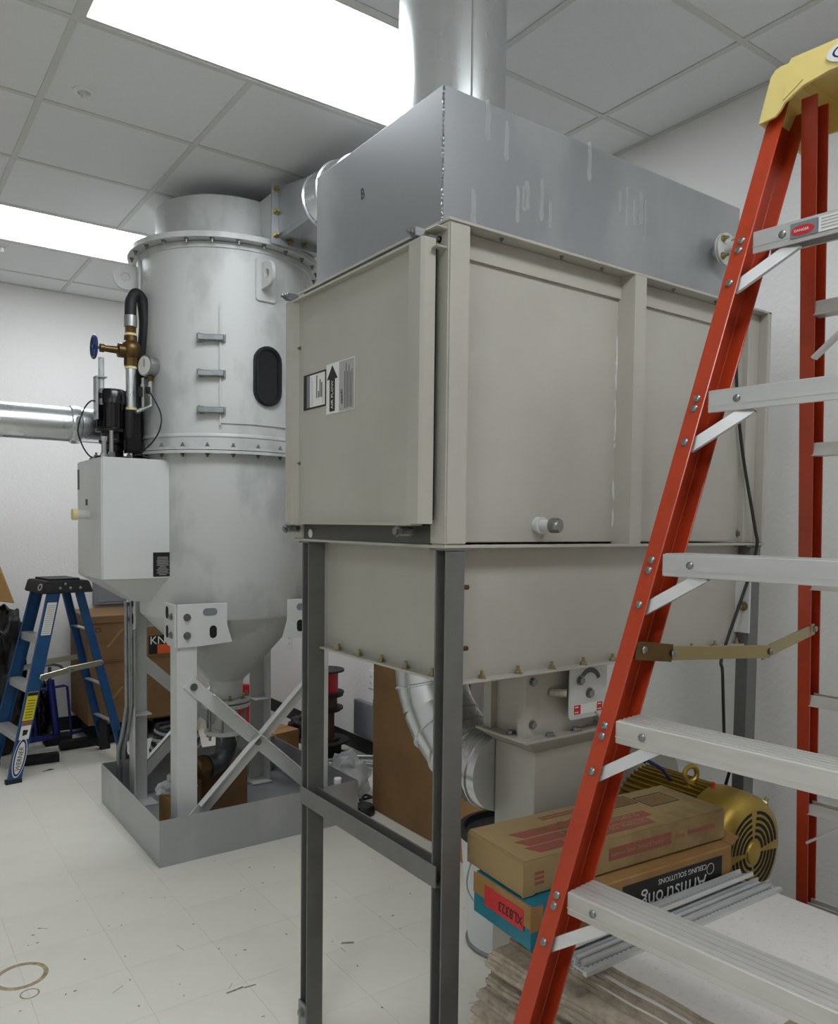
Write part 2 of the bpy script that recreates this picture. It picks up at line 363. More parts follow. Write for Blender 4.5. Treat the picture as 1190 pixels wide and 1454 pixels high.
def tower():
    t = thing('scrubber_tower', 'tall grey painted round scrubber tower on four braced legs', 'machine', (TC.x, TC.y, .004))
    MB().lathe([(.35, 2.88), (.35, 3.095), (.345, 3.10)], (TC.x, TC.y, 0), n=64).build('top_drum', 'tank', t)
    MB().lathe([(.425, 2.855), (.485, 2.855), (.485, 2.88), (.35, 2.88)], (TC.x, TC.y, 0), n=64).build('top_flange', 'tank', t)
    sh = MB().lathe([(TR, 1.895), (TR, 2.855)], (TC.x, TC.y, 0), n=72).build('upper_shell', 'tank', t)
    MB().lathe([(TR, 2.822), (TR+.006, 2.825), (TR+.006, 2.85), (TR, 2.855)], (TC.x, TC.y, 0), n=64, caps=False).build('weld_collar', 'tank', sh)
    MB().lathe([(TR, 1.945), (TR+.004, 1.95), (TR+.003, 1.96), (TR, 1.965)], (TC.x, TC.y, 0), n=64, caps=False).build('weld_bead', 'tank', sh)
    MB().lathe([(TR, 1.885), (.47, 1.885), (.47, 1.898), (TR, 1.898)], (TC.x, TC.y, 0), n=64).build('middle_flange', 'tank', t)
    MB().lathe([(TR, 1.868), (.47, 1.868), (.47, 1.882), (TR, 1.882)], (TC.x, TC.y, 0), n=64).build('middle_flange', 'tank', t)
    MB().lathe([(TR+.003, 1.87), (TR+.003, 1.09), (TR-.003, 1.078)], (TC.x, TC.y, 0), n=72).build('lower_shell', 'tank', t)
    MB().lathe([(.085, .68), (.09, .715), (.12, .745), (.30, .945), (.39, 1.04), (TR-.004, 1.085)], (TC.x, TC.y, 0), n=56).build('cone', 'tank', t)
    MB().lathe([(.085, .62), (.085, .69)], (TC.x, TC.y, 0), n=36).build('neck', 'tank', t)
    nf = MB().lathe([(.125, .60), (.125, .618)], (TC.x, TC.y, 0), n=36); nf.lathe([(.125, .572), (.125, .592)], (TC.x, TC.y, 0), n=36); nf.build('neck_flange', 'tank', t, bevel=.002)
    for k in range(8): put(BOLTB, 'bolt', t, tp(k*45+10, .106, .618), (0, 0, 1), s=1.2)
    for k in range(24): put(BOLTS, 'bolt', t, tp(k*15+7, .462, 2.855), (0, 0, -1))
    for k in range(24): put(BOLTS, 'bolt', t, tp(k*15+4, .455, 1.898), (0, 0, 1)); 
    for k in range(24): put(BOLTD, 'bolt', t, tp(k*15+4, .455, 1.868), (0, 0, -1))
    # hatch, window, latches
    h = shellpatch(MB(), -3.5, 58, 2.012, 2.57, TR, .006).build('hatch', 'tank', t)
    shellpatch(MB(), -3.9, -3.0, 2.0, 2.57, TR, .014, n=2).build('hatch_edge', 'tank', t)
    wc = 26; c = tp(wc, TR+.004, 2.247); e1 = V((0, 0, 1)).cross(tn(wc)); e2 = V((0, 0, 1))
    g = MB(); so = stadium(.145, .285); si = stadium(.105, .245); g.pring(so, si, c-tn(wc)*.012, e1, e2, .034)
    g.build('window_gasket', 'black_rubber', h, bevel=.006, seg=2); MB().prism(si, c-tn(wc)*.012, e1, e2, .022).build('window_pane', 'glass_dark', h)
    for z in (2.405, 2.24, 2.07):
        a = -9; c = tp(a, TR, z); e = V((0, 0, 1)).cross(tn(a)); n = tn(a)
        l = MB(); l.bar(c-e*.06+n*.018, c+e*.06+n*.014, .03, .026, V((0, 0, 1)))
        lt = l.build('latch', 'galv_dull', t, bevel=.003)
        MB().bar(c-e*.068+n*.006, c-e*.035+n*.006, .012, .038).bar(c+e*.035+n*.006, c+e*.066+n*.006, .014, .034).cyl(c-e*.055+n*.02-V((0, 0, .02)), c-e*.055+n*.02+V((0, 0, .02)), .005, n=8).build('latch_keeper', 'galv_dull', lt)
    for a, lz in ((25, 2.70), (-78, 2.735), (146, 2.70)):
        n = tn(a); e = V((0, 0, 1)).cross(n); c = tp(a, TR-.004, lz)
        l = MB().prism(rrect(.105, .20, .015), c, e, V((0, 0, 1)), .014).build('lug_pad', 'tank', t, bevel=.002)
        o = tp(a, TR+.008, lz+.015); P = [(0, -.062)]+[(.045+.055*math.cos(-PI/2+PI*i/10), .0+.062*math.sin(-PI/2+PI*i/10)) for i in range(11)]+[(0, .062)]
        # lifting eye: ring plate
        n2 = 24; out = [(.05+.062*math.cos(2*PI*i/n2), .062*math.sin(2*PI*i/n2)) for i in range(n2)]; inn = [(.055+.022*math.cos(2*PI*i/n2), .022*math.sin(2*PI*i/n2)) for i in range(n2)]
        for i, (x, y) in enumerate(out):
            if x < .05: out[i] = (0, .062 if y > 0 else -.062) if abs(y) > .03 else (0, y)
        MB().pring(out, inn, o-e*.009, n, V((0, 0, 1)), .018).build('lifting_eye', 'tank', l, bevel=.0015)
    # outlet box with bolted flange
    b = MB().box(1.62, 1.905, 3.462, 3.90, 2.885, 3.10); b.build('outlet_box', 'tank', t)
    # reservoir box on the left side
    x0, x1, y0, y1, z0, z1 = .904, 1.25, 3.75, 4.226, 1.272, 1.838
    rb = MB(); rb.box(x0, x1, y0, y1, z0, z1)
    r = rb.build('reservoir', 'tankwhite', t, bevel=.006, seg=2)
    fn = MB(); fn.add([(x0+.004, y0+.004, z0+.002), (x1-.004, y0+.004, z0+.002), (x1-.004, y1-.004, z0+.002), (x0+.004, y1-.004, z0+.002), (1.08, 3.87, 1.16), (1.24, 3.87, 1.16), (1.24, 4.10, 1.16), (1.08, 4.10, 1.16)],
             [(0, 1, 5, 4), (1, 2, 6, 5), (2, 3, 7, 6), (3, 0, 4, 7), (4, 5, 6, 7), (0, 3, 2, 1)]); fn.build('reservoir_funnel', 'tankwhite', r)
    pl = MB().box(1.135, 1.222, y0-.0015, y0, 1.285, 1.40).build('data_plate', 'black_print', r)
    rr = random.Random(5)
    for k in range(12): 
        w = rr.uniform(.03, .06); MB().box(1.18-w/2, 1.18+w/2, y0-.002, y0-.0015, 1.377-k*.0075-.0016, 1.377-k*.0075+.0012).build('print_line', 'grey_print', pl)
    MB().box(x0-.0015, x0, 4.18, 4.215, 1.70, 1.80).build('sticker', 'black_print', r); MB().box(x0-.0015, x0, 4.01, 4.05, 1.62, 1.65).build('sticker', 'black_print', r)
    pt = MB().cyl((x0, 3.98, 1.575), (x0-.055, 3.98, 1.575), .022).build('port', 'tankwhite', r); MB().lathe([(.027, 0), (.027, .022), (.02, .022)], (x0-.055, 3.98, 1.575), (-1, 0, 0), 20).build('port_cap', 'tape_cream', pt)
    # legs
    hw = .397; lw = .095; th = .008; zt = 1.16
    for sx in (-1, 1):
        for sy in (-1, 1):
            cx, cy = TC.x+sx*hw, TC.y+sy*hw
            L = [(0, 0), (lw, 0), (lw, th), (th, th), (th, lw), (0, lw)]
            lg = MB().sweep(L, (cx, cy, .004), (cx, cy, zt-.01), (-sx, 0, 0), (0, -sy, 0)).build('leg', 'tankwhite', t, bevel=.0015)
            MB().box(min(cx, cx-sx*.12), max(cx, cx-sx*.12), min(cy, cy-sy*.12), max(cy, cy-sy*.12), .004, .014).build('foot_plate', 'tankwhite', lg)
            MB().box(min(cx-sx*.01, cx-sx*lw), max(cx-sx*.01, cx-sx*lw), min(cy-sy*.01, cy-sy*lw), max(cy-sy*.01, cy-sy*lw), .50, .506).build('stiffener', 'tankwhite', lg)
            # gussets on both faces, with slots
            for face in (0, 1):
                if face == 0: o = V((cx, cy+sy*.001, 0)); eu = V((-sx, 0, 0)); nrm = V((0, sy, 0))
                else: o = V((cx+sx*.001, cy, 0)); eu = V((0, -sy, 0)); nrm = V((sx, 0, 0))
                P = [(0, 1.165), (.24, 1.165), (.24, 1.06), (.265, .975), (.10, .965), (0, .965)] if face == 0 else [(0, 1.165), (.15, 1.165), (.15, .98), (.10, .965), (0, .965)]
                bb = MB(); ev = V((0, 0, 1))
                bb.sweep(P, o, o+nrm*.008, eu, ev); gs = bb.build('gusset', 'tankwhite', t, bevel=.0015)
                for (a, z, w, h) in (((.155, 1.125, .07, .035), (.17, 1.03, .035, .06)) if face == 0 else ((.11, 1.12, .04, .06), (.11, 1.03, .035, .06))):
                    q = stadium(h, w) if w > h else stadium(w, h)
                    if w > h: q = [(y, x) for x, y in q]
                    MB().sweep([(a+x, z+y) for x, y in q], o+nrm*.0082, o+nrm*.009, eu, ev).build('slot', 'greybox' if w > h else 'black_matt', gs)
                for z in (1.105, 1.02): put(BOLT, 'bolt', gs, o+nrm*.008+eu*.045+V((0, 0, z)), nrm)
    # diagonal braces: each side two crossing angles
    def brace(p0, p1, nrm, off):
        d = (V(p1)-V(p0)).normalized(); up = nrm.cross(d); o = nrm*off
        b = MB().sweep([(-.033, 0), (.033, 0), (.033, .006), (-.033, .006)], V(p0)+o, V(p1)+o, up, nrm)
        s0 = V(p0)+d*.13+o; s1 = V(p1)-d*.10+o
        sgn = -1 if (off > 0.004 or off < -.01) else 1
        b.sweep([(.027, 0), (.033, 0), (.033, sgn*-.04), (.027, sgn*-.04)] if sgn < 0 else [(.027, .006), (.033, .006), (.033, .046), (.027, .046)], s0, s1, up if up.z > 0 else -up, nrm)
        br = b.build('brace', 'tankwhite', t, bevel=.001)
        return br
    for ax in (0,):
        for s in (-1, 1):
            nrm = V((0, s, 0)) if ax == 0 else V((s, 0, 0)); u = V((1, 0, 0)) if ax == 0 else V((0, 1, 0))
            pl_ = TC+nrm*hw
            for k, sg in enumerate((1, -1)):
                p0 = pl_-u*sg*.345+V((0, 0, .80)); p1 = pl_+u*sg*.36+V((0, 0, .135))
                if k == 1: p0 = pl_+u*.355+V((0, 0, .82)); p1 = pl_-u*.35+V((0, 0, .125))
                off = (.0 if k == 0 else .007)-(.024 if ax else 0); br = brace(p0, p1, nrm, off)
                d = (p1-p0).normalized(); put(BOLT, 'bolt', br, p0+d*.035+nrm*(off+.006 if not ax else .0), nrm)
                if k: put(BOLT, 'bolt', br, pl_+V((0, 0, .47))+nrm*(off+.006), nrm)
    return t
tower()
# drip tray
def tray():
    x0, x1, y0, y1, h, t = 1.07, 2.10, 3.462, 4.482, .213, .003
    o = thing('drip_tray', 'square galvanized steel drip tray under the tower legs', 'tray', ((x0+x1)/2, (y0+y1)/2, 0))
    MB().box(x0, x1, y0, y1, 0, t).build('bottom', 'steel_plate', o)
    for (a, b, c, d) in ((x0, x1, y0, y0+t), (x0, x1, y1-t, y1), (x0, x0+t, y0+t, y1-t), (x1-t, x1, y0+t, y1-t)):
        MB().box(a, b, c, d, t, h).build('side', 'steel_plate', o)
tray()
# things below the cone
def under_cone():
    c = (TC.x, TC.y)
    t = thing('drain_valve', 'grey flanged drain valve and elbow with brass union under the cone', 'valve', (c[0], c[1], .25))
    MB().lathe([(.06, .48), (.055, .50), (.055, .555), (.085, .558), (.085, .572)], (c[0], c[1], 0), n=28).build('valve_body', 'tankwhite', t)
    MB().lathe([(.115, .43), (.115, .448), (.07, .452), (.06, .48)], (c[0], c[1], 0), n=32).build('lower_flange', 'tankwhite', t)
    for k in range(8): 
        a = k*PI/4+.2; x, y = c[0]+.1*math.cos(a), c[1]+.1*math.sin(a)
        MB().cyl((x, y, .40), (x, y, .575), .007, n=8).build('stud', 'bolt', t); put(BOLTS, 'bolt', t, (x, y, .43), (0, 0, -1), s=1.3)
    dirv = V((-.80, -.2, 0)).normalized(); e = V((0, 0, -1))
    cc = V((c[0], c[1], .36))+dirv*.09
    MB().tube(arc(cc, .09, 0, PI/2, -dirv, e, 12), .052, 20).build('elbow', 'castiron', t)
    p = cc+e*.09
    MB().cyl(V((c[0], c[1], .35)), V((c[0], c[1], .43)), .056, n=24).build('elbow_collar', 'castiron', t)
    MB().cyl(p, p+dirv*.03, .06, n=20).build('blue_ring', 'castiron', t)
    MB().lathe([(.055, .03), (.058, .05), (.066, .05), (.066, .10), (.052, .11), (.048, .16)], p, dirv, 8).build('union', 'brass', t)
under_cone()
def small_carton(x, y, w, d, h, label, rot=0, m='card', z=.003, cat='box'):
    t = thing('carton', label, cat, (x, y, z), rot, local=True)
    MB().box(-w/2, w/2, -d/2, d/2, 0, h).build('body', m, t, bevel=.003)
    MB().box(-w/2+.002, w/2-.002, -.001, .001, h, h+.0012).build('flap_seam', 'card_brown', t)
    return t
small_carton(1.26, 3.80, .13, .12, .21, 'small brown carton wrapped in clear plastic inside the drip tray', .1)
o = MB().blob((1.26, 3.80, .235), (.085, .075, .055), .5, 2.2, 3, 4, flat=.222).build('plastic_wrap', 'bag_clear'); tag(o, 'crumpled clear plastic wrap on the small carton in the tray', 'plastic wrap')
small_carton(1.58, 4.10, .26, .24, .24, 'dark brown carton in the tray behind the crossing braces', 0, 'card_dark')
t = thing('wire_reel', 'small flat metal reel lying in the drip tray', 'reel', (1.62, 3.68, .003))
for z in (.003, .05): MB().lathe([(.075, z), (.075, z+.004)], (1.62, 3.68, 0), n=32).build('flange', 'galv_dull', t)
MB().lathe([(.05, .006), (.05, .052)], (1.62, 3.68, 0), n=32).build('winding', 'black_matt', t)
MB().lathe([(.03, .054), (.03, .06)], (1.62, 3.68, 0), n=24).build('hub_label', 'grey_print', t)
t = thing('cap_bottle', 'small white plastic cap standing on the tray rim corner', 'cap', (2.0, 3.50, .003))
MB().lathe([(.022, .003), (.022, .19), (.018, .20), (.018, .226)], (2.0, 3.50, 0), n=20).build('bottle', 'white_print', t); MB().lathe([(.021, .2), (.021, .228), (.018, .232)], (2.0, 3.50, 0), n=20).build('cap', 'white_print', t)
# conduits on the left rear leg
for k, (dx, lb) in enumerate(((0, 'bent galvanized conduit beside the rear tower leg, outer one'), (.026, 'bent galvanized conduit beside the rear tower leg, inner one'))):
    o = MB().tube(spline([(1.15+dx, 4.27, 1.12), (1.15+dx, 4.27, .62), (1.148+dx, 4.275, .54), (1.145+dx, 4.35, .38), (1.14+dx, 4.395, .30), (1.14+dx, 4.40, .22), (1.14+dx, 4.40, .004)], 6), .011, 12).build('conduit', 'galv_dull'); tag(o, lb, 'conduit', 'conduits at the tower leg')
# ------------------------------------------------------------------ pump, valve, gauge, hose on the reservoir
ZT = 1.8385
def pump():
    t = thing('circulation_pump', 'black vertical multistage pump standing on the white reservoir box', 'pump', (1.03, 3.90, ZT))
    x, y = 1.0, 3.93
    MB().lathe([(.085, 0), (.085, .012), (.055, .02)], (x, y, ZT), n=28).build('base', 'black_gloss', t)
    MB().lathe([(.05, .018), (.05, .07), (.062, .075), (.062, .09), (.052, .095), (.052, .13)], (x, y, ZT), n=28).build('lantern', 'black_gloss', t)
    MB().lathe([(.075, .128), (.075, .142), (.062, .148), (.062, .27)], (x, y, ZT), n=28).build('motor', 'black_gloss', t)
    b = MB()
    for k in range(16):
        a = 2*PI*k/16; d = V((math.cos(a), math.sin(a), 0)); b.bar(V((x, y, ZT+.15))+d*.064, V((x, y, ZT+.265))+d*.064, .004, .012, d)
    b.build('cooling_fins', 'black_gloss', t)
    MB().lathe([(.067, .26), (.067, .315), (.06, .328), (.05, .332)], (x, y, ZT), n=28).build('fan_cover', 'black_gloss', t)
    MB().box(1.03, 1.12, 3.83, 3.90, ZT+.03, ZT+.10).build('suction_casing', 'black_gloss', t, bevel=.012, seg=2)
    MB().cyl((1.075, 3.885, ZT+.08), (1.075, 3.885, ZT+.235), .042, n=20).build('discharge_body', 'black_gloss', t)
    for dx, dy in ((-.06, -.06), (.06, -.06), (.06, .06), (-.06, .06)): put(BOLTS, 'bolt', t, (x+dx, y+dy, ZT+.012), (0, 0, 1), s=1.2)
    MB().cyl((.975, 3.85, ZT), (.975, 3.85, ZT+.13), .009, n=10).cyl((.975, 3.85, ZT), (.975, 3.85, ZT+.03), .015, n=6).build('leveling_stud', 'steel', t)
    px, py = 1.075, 3.885; z0 = ZT+.235
    r = thing('riser_pipe', 'galvanized riser pipe with brass globe valve and blue handwheel above the pump', 'valve', (px, py, z0))
    MB().cyl((px, py, z0), (px, py, 2.285), .024, n=24).build('pipe', 'galv', r)
    for z in (z0+.002, 2.27): MB().lathe([(.027, z), (.027, z+.012)], (px, py, 0), n=20).build('thread_tape', 'tape_cream', r)
    MB().lathe([(.032, 2.283), (.032, 2.32), (.026, 2.325)], (px, py, 0), n=8).build('valve_collar', 'brass', r)
    MB().lathe([(.028, 2.315), (.04, 2.335), (.046, 2.36), (.042, 2.385), (.03, 2.40), (.03, 2.425), (.026, 2.428)], (px, py, 0), n=24).build('valve_body', 'brass', r)
    MB().lathe([(.034, .03), (.034, .058), (.018, .064), (.016, .12), (.02, .122), (.02, .14), (.007, .142), (.007, .165)], (px, py, 2.352), (-1, 0, 0), 16).build('bonnet', 'brass', r)
    hw = MB(); hx = px-.166
    hw.tube([V((hx, py+.05*math.cos(a), 2.352+.05*math.sin(a))) for a in [2*PI*k/24 for k in range(24)]], .007, 10, True); h = hw.build('handwheel', 'handwheel', r)
    sp = MB(); sp.cyl((hx-.006, py, 2.352), (hx+.008, py, 2.352), .012, n=12)
    for k in range(5): a = 2*PI*k/5+.3; sp.bar((hx, py, 2.352), (hx, py+.05*math.cos(a), 2.352+.05*math.sin(a)), .007, .007, (1, 0, 0))
    sp.build('spokes', 'handwheel', h)
    MB().lathe([(.028, 2.425), (.028, 2.437)], (px, py, 0), n=20).build('thread_tape', 'tape_cream', r)
    MB().lathe([(.026, 2.435), (.026, 2.468)], (px, py, 0), n=6).build('hex_nipple', 'brass', r)
    hs = thing('rubber_hose', 'thick black rubber hose looping over from the brass valve', 'hose', (px, py, 2.466))
    P = [(px, py, 2.47), (px, py, 2.56), (px+.006, py+.006, 2.60), (px+.03, py+.018, 2.632), (px+.06, py+.03, 2.615), (px+.075, py+.04, 2.55), (px+.078, py+.05, 2.45), (px+.062, py+.10, 2.2), (px+.06, py+.10, 1.95), (px+.06, py+.10, ZT+.001)]
    MB().tube(spline(P, 6), .027, 18).build('hose', 'black_rubber', hs); MB().lathe([(.030, 2.468), (.030, 2.52)], (px, py, 0), n=22).build('ferrule', 'steel', hs)
    g = thing('pressure_gauge', 'round steel pressure gauge on a thin pipe beside the pump', 'gauge', (1.16, 3.84, 2.02))
    gx, gy, gz = 1.155, 3.84, 2.285; ax = V((-.92, -.38, 0)).normalized()
    gc = V((gx, gy, gz))
    cs = MB().lathe([(.044, -.03), (.046, -.026), (.046, .026), (.05, .028), (.05, .036), (.044, .036)], gc, ax, 30).build('case', 'steel', g)
    MB().lathe([(.043, .0365), (.043, .0375)], gc, ax, 30).build('dial', 'dial', cs); a_, b_, c_ = basis(ax); MB().bar(gc+ax*.0385-b_*.008, gc+ax*.0385+b_*.03, .003, .001, ax).build('needle', 'black_print', cs)
    MB().cyl((gx, gy, gz-.045), (gx, gy, gz-.07), .013, n=6).build('brass_nut', 'brass', g)
    MB().cyl((gx, gy, gz-.07), (gx, gy, gz-.17), .009, n=12).cyl((gx, gy, gz-.075), (gx, gy, gz-.1), .012, n=6).cyl((gx, gy, gz-.12), (gx, gy, gz-.14), .012, n=6).build('stem', 'steel', g)
    MB().tube(spline([(gx, gy, gz-.165), (gx, gy, gz-.185), (gx-.015, gy-.004, gz-.195), (gx-.075, gy-.02, gz-.225)], 5), .009, 12).build('pipe_bend', 'steel', g)
    MB().cyl((gx-.04, gy-.01, gz-.2), (gx-.04, gy-.01, gz-.06), .007, n=10).cyl((gx-.04, gy-.01, gz-.11), (gx-.04, gy-.01, gz-.09), .011, n=6).build('side_tube', 'steel', g)
    MB().box(gx-.062, gx-.045, gy-.025, gy-.005, gz-.15, gz-.105).box(gx-.025, gx-.008, gy-.02, gy, gz-.13, gz-.1).build('cock_handle', 'black_matt', g)
    f = thing('flow_meter', 'clear tube flow indicator on a steel bracket left of the pump', 'flow meter', (.93, 3.90, 2.02))
    MB().box(.915, .925, 3.88, 3.93, 2.02, 2.22).box(.915, .965, 3.875, 3.935, 2.215, 2.22).build('bracket', 'galv_dull', f)
    MB().cyl((.945, 3.905, 2.09), (.945, 3.905, 2.31), .013, n=16).build('tube', 'clearplastic', f); MB().cyl((.945, 3.905, 2.12), (.945, 3.905, 2.145), .0145, n=16).build('float_band', 'black_matt', f)
    o = MB().tube(spline([(.925, 3.90, 2.10), (.90, 3.90, 2.105), (.87, 3.9, 2.07), (.845, 3.9, 2.0), (.84, 3.9, 1.95), (.86, 3.9, 1.89), (.885, 3.9, 1.852), (.905, 3.9, ZT+.003)], 6), .0035, 8).build('sensor_cable', 'black_rubber'); tag(o, 'thin black cable arching left of the pump', 'cable')
    o = MB().tube(spline([(1.17, 3.835, 2.25), tp(-56, .475, 2.21), tp(-46, .475, 2.14), tp(-39, .475, 2.05), tp(-38, .49, 1.98), tp(-42, .50, 1.92), tp(-50, .51, 1.865), (1.14, 3.80, ZT+.006), (1.10, 3.82, ZT+.004)], 6), .0035, 8).build('sensor_cable', 'black_rubber'); tag(o, 'thin black cable arching right of the gauge across the tower', 'cable')
    k = thing('pipe_stub', 'small steel pipe stub at the left edge of the reservoir top', 'pipe', (.945, 3.96, ZT))
    MB().cyl((.93, 3.8, ZT), (.93, 3.8, ZT+.075), .011, n=12).cyl((.93, 3.8, ZT+.075), (.93, 3.8, ZT+.095), .014, n=6).cyl((.93, 3.8, ZT), (.93, 3.8, ZT+.015), .016, n=6).build('stub', 'steel', k)
    put(BOLTS, 'bolt', k, (.93, 4.05, ZT), (0, 0, 1)); 
pump()
# ------------------------------------------------------------------ ducts
def round_duct_left():
    y, z, r = 4.12, 2.012, .083
    t = thing('inlet_duct', 'shiny horizontal galvanized duct entering the tower from the left', 'duct', (.2, y, z-r))
    MB().cyl((XB+.001, y, z), (.86, y, z), r, n=40).build('pipe', 'galv', t); MB().cyl((.88, y, z), (1.22, y, z), r, n=40).build('pipe', 'galv', t)
    MB().lathe([(r, .845), (r+.008, .85), (r+.01, .87), (r+.008, .89), (r, .895)], (0, y, z), (1, 0, 0), 40, False).build('draw_band', 'galv', t)
    MB().box(.86, .875, y-r-.03, y-r+.005, z-.01, z+.03).build('band_clamp', 'steel', t, bevel=.003)
    MB().lathe([(r, 1.155), (r+.02, 1.155), (r+.02, 1.165), (r, 1.17)], (0, y, z), (1, 0, 0), 36, False).build('collar', 'galv', t)
round_duct_left()
def outlet_transition():
    # square flange -> round, then the run into the plenum
    t = thing('duct_transition', 'grey sheet metal square to round transition bolted to the tower outlet', 'duct', (1.76, 3.35, 2.86))
    x0, x1, z0, z1, y = 1.612, 1.912, 2.862, 3.135, 3.455
    f = MB(); w = .045
    for (a, b, c, d) in ((x0-w*.3, x0+w*.7, z0-.01, z1+.01), (x1-w*.7, x1+w*.3, z0-.01, z1+.01)): f.box(a, b, y-.005, y+.005, c, d)
    for (c, d) in ((z0-.01, z0+.03), (z1-.03, z1+.01)): f.box(x0+w*.7, x1-w*.7, y-.005, y+.005, c, d)
    f.build('flange', 'plenum', t)
    for z in (z0+.03, (z0+z1)/2, z1-.03): put(BOLTB, 'bolt', t, (x0+.008, y-.005, z), (0, -1, 0), s=1.25)
    for x in (1.69, 1.77, 1.85): put(BOLTB, 'bolt', t, (x, y-.005, z0+.01), (0, -1, 0), s=1.25)
    n = 48; sq = []; cx, cz, r, y2 = 1.745, 2.985, .125, 3.16
    for i in range(n):
        a = 2*PI*i/n; dx, dz = math.cos(a), math.sin(a); m = max(abs(dx)/((x1-x0)/2-.02), abs(dz)/((z1-z0)/2-.02))
        sq.append(((x0+x1)/2+dx/m, (z0+z1)/2+dz/m))
    vs = [(x, y-.005, z) for x, z in sq]+[(x, y-.05, z) for x, z in sq]+[(cx+r*math.cos(2*PI*i/n), y2, cz+r*math.sin(2*PI*i/n)) for i in range(n)]
    fs = [(k*n+i, k*n+(i+1) % n, (k+1)*n+(i+1) % n, (k+1)*n+i) for k in range(2) for i in range(n)]+[tuple(range(n))]
    MB().add(vs, fs).build('body', 'plenum', t, ang=18)
    e = thing('outlet_duct', 'shiny segmented round duct curving from the tower outlet into the plenum', 'duct', (1.74, 2.6, 2.3))
    path = [(cx, 3.175, cz), (cx, 3.05, cz), (cx, 2.92, cz-.02), (cx, 2.78, cz-.08), (cx-.01, 2.64, cz-.2), (cx-.02, 2.5, cz-.36), (cx-.03, 2.36, cz-.5), (cx-.03, 2.22, cz-.575), (cx-.03, 2.075, cz-.59)]
    for i in range(len(path)-1):
        MB().tube([path[i], path[i+1]], r, 40).build('segment', 'galv', e, ang=60)
        d = (V(path[i+1])-V(path[i])).normalized()
        MB().lathe([(r-.002, -.008), (r+.007, -.003), (r+.007, .003), (r-.002, .008)], path[i], d, 40, False).build('bead', 'galv', e)
outlet_transition()
HX0, HX1, HY0, HY1, HZ0, HZ1 = 1.08, 2.37, 1.41, 2.17, 1.50, 2.23
def vertical_duct():
    x, y, r = 1.362, 1.775, .148
    t = thing('exhaust_duct', 'large shiny vertical round duct rising from the plenum to the ceiling', 'duct', (x, y, 2.546))
    MB().cyl((x, y, 2.546), (x, y, ZC-.001), r, n=56).build('pipe', 'galv', t); MB().bar((x-.045, y-r+.0055, 2.55), (x-.045, y-r+.0055, ZC-.001), .004, .003, (0, 1, 0)).build('seam', 'galv', t)
    MB().lathe([(r, 0), (r+.02, 0), (r+.02, .004), (r, .006)], (x, y, 2.546), n=56).build('collar', 'galv', t)
vertical_duct()
def plenum():
    x0, x1, y0, y1, z0, z1 = 1.10, 2.265, 1.465, 2.07, HZ1+.001, 2.545
    t = thing('duct_plenum', 'long grey sheet steel plenum box on top of the filter housing', 'plenum', ((x0+x1)/2, (y0+y1)/2, z0))
    b = MB(); b.box(x0, x1, y0, y1, z0, z1); b.build('box', 'plenum', t, bevel=.002)
    w = MB(); r = random.Random(2); z = z0
    while z < z1-.004:
        h = r.uniform(.006, .013); w.blob((x0+.001, y0+.001, z+h/2), (.0035, .0035, h*.6), .3, 3, r.random()*9, 1); z += h
    w.build('corner_weld', 'galv_dull', t)
    text('B', .042, 'ink', t, (x0-.0006, 1.822, 2.40), V((0, -1, .12)), V((0, .12, 1)), 'marker_letter', sx=.8)
    # dried drips on the long side
    r = random.Random(9)
    for (cx, cz) in ((1.33, 2.33), (1.36, 2.36), (1.70, 2.43), (1.81, 2.40), (1.29, 2.47), (1.35, 2.35), (1.41, 2.36), (1.73, 2.42), (1.76, 2.41), (1.79, 2.43), (1.23, 2.50), (1.19, 2.29), (1.44, 2.33), (1.58, 2.50)):
        L = r.uniform(.03, .06); a = r.uniform(.006, .013); Pq = [(-a*.6, L), (a*.4, L*1.1), (a, L*.4), (a*.7, -L*.3), (a*1.1, -L*.8), (0, -L), (-a*.8, -L*.7), (-a*.4, 0)]
        MB().prism(Pq, (cx, y0-.0003, cz), (1, 0, 0), (0, 0, 1), .0003).build('dried_drip', 'streak', t)
    # probe port
    c = V((2.14, y0, 2.382)); p = MB().cyl(c, c+V((0, -.03, 0)), .014, n=16).build('probe_neck', 'tankwhite', t)
    q = MB().cyl(c+V((0, -.03, 0)), c+V((0, -.036, 0)), .048, n=32).cyl(c+V((0, -.038, 0)), c+V((0, -.044, 0)), .048, n=32).build('probe_flange', 'tankwhite', t, bevel=.001)
    st = MB(); st.pring(ell(.019, .019, 20), ell(.015, .015, 20), c+V((0, -.044, 0)), (1, 0, 0), (0, 0, 1), .05); st.cyl(c+V((0, -.045, 0)), c+V((0, -.05, 0)), .015, n=16)
    st.build('probe_tube', 'tankwhite', t)
    MB().tube(spline([c+V((0, -.06, 0)), c+V((.005, -.11, -.004)), c+V((.03, -.13, -.012))], 4), .003, 6).build('probe_wire', 'white_print', t)
    for k in range(4): a = PI/4+k*PI/2; put(BOLTB, 'bolt', t, c+V((.036*math.cos(a), -.044, .036*math.sin(a))), (0, -1, 0), s=.9)
plenum()
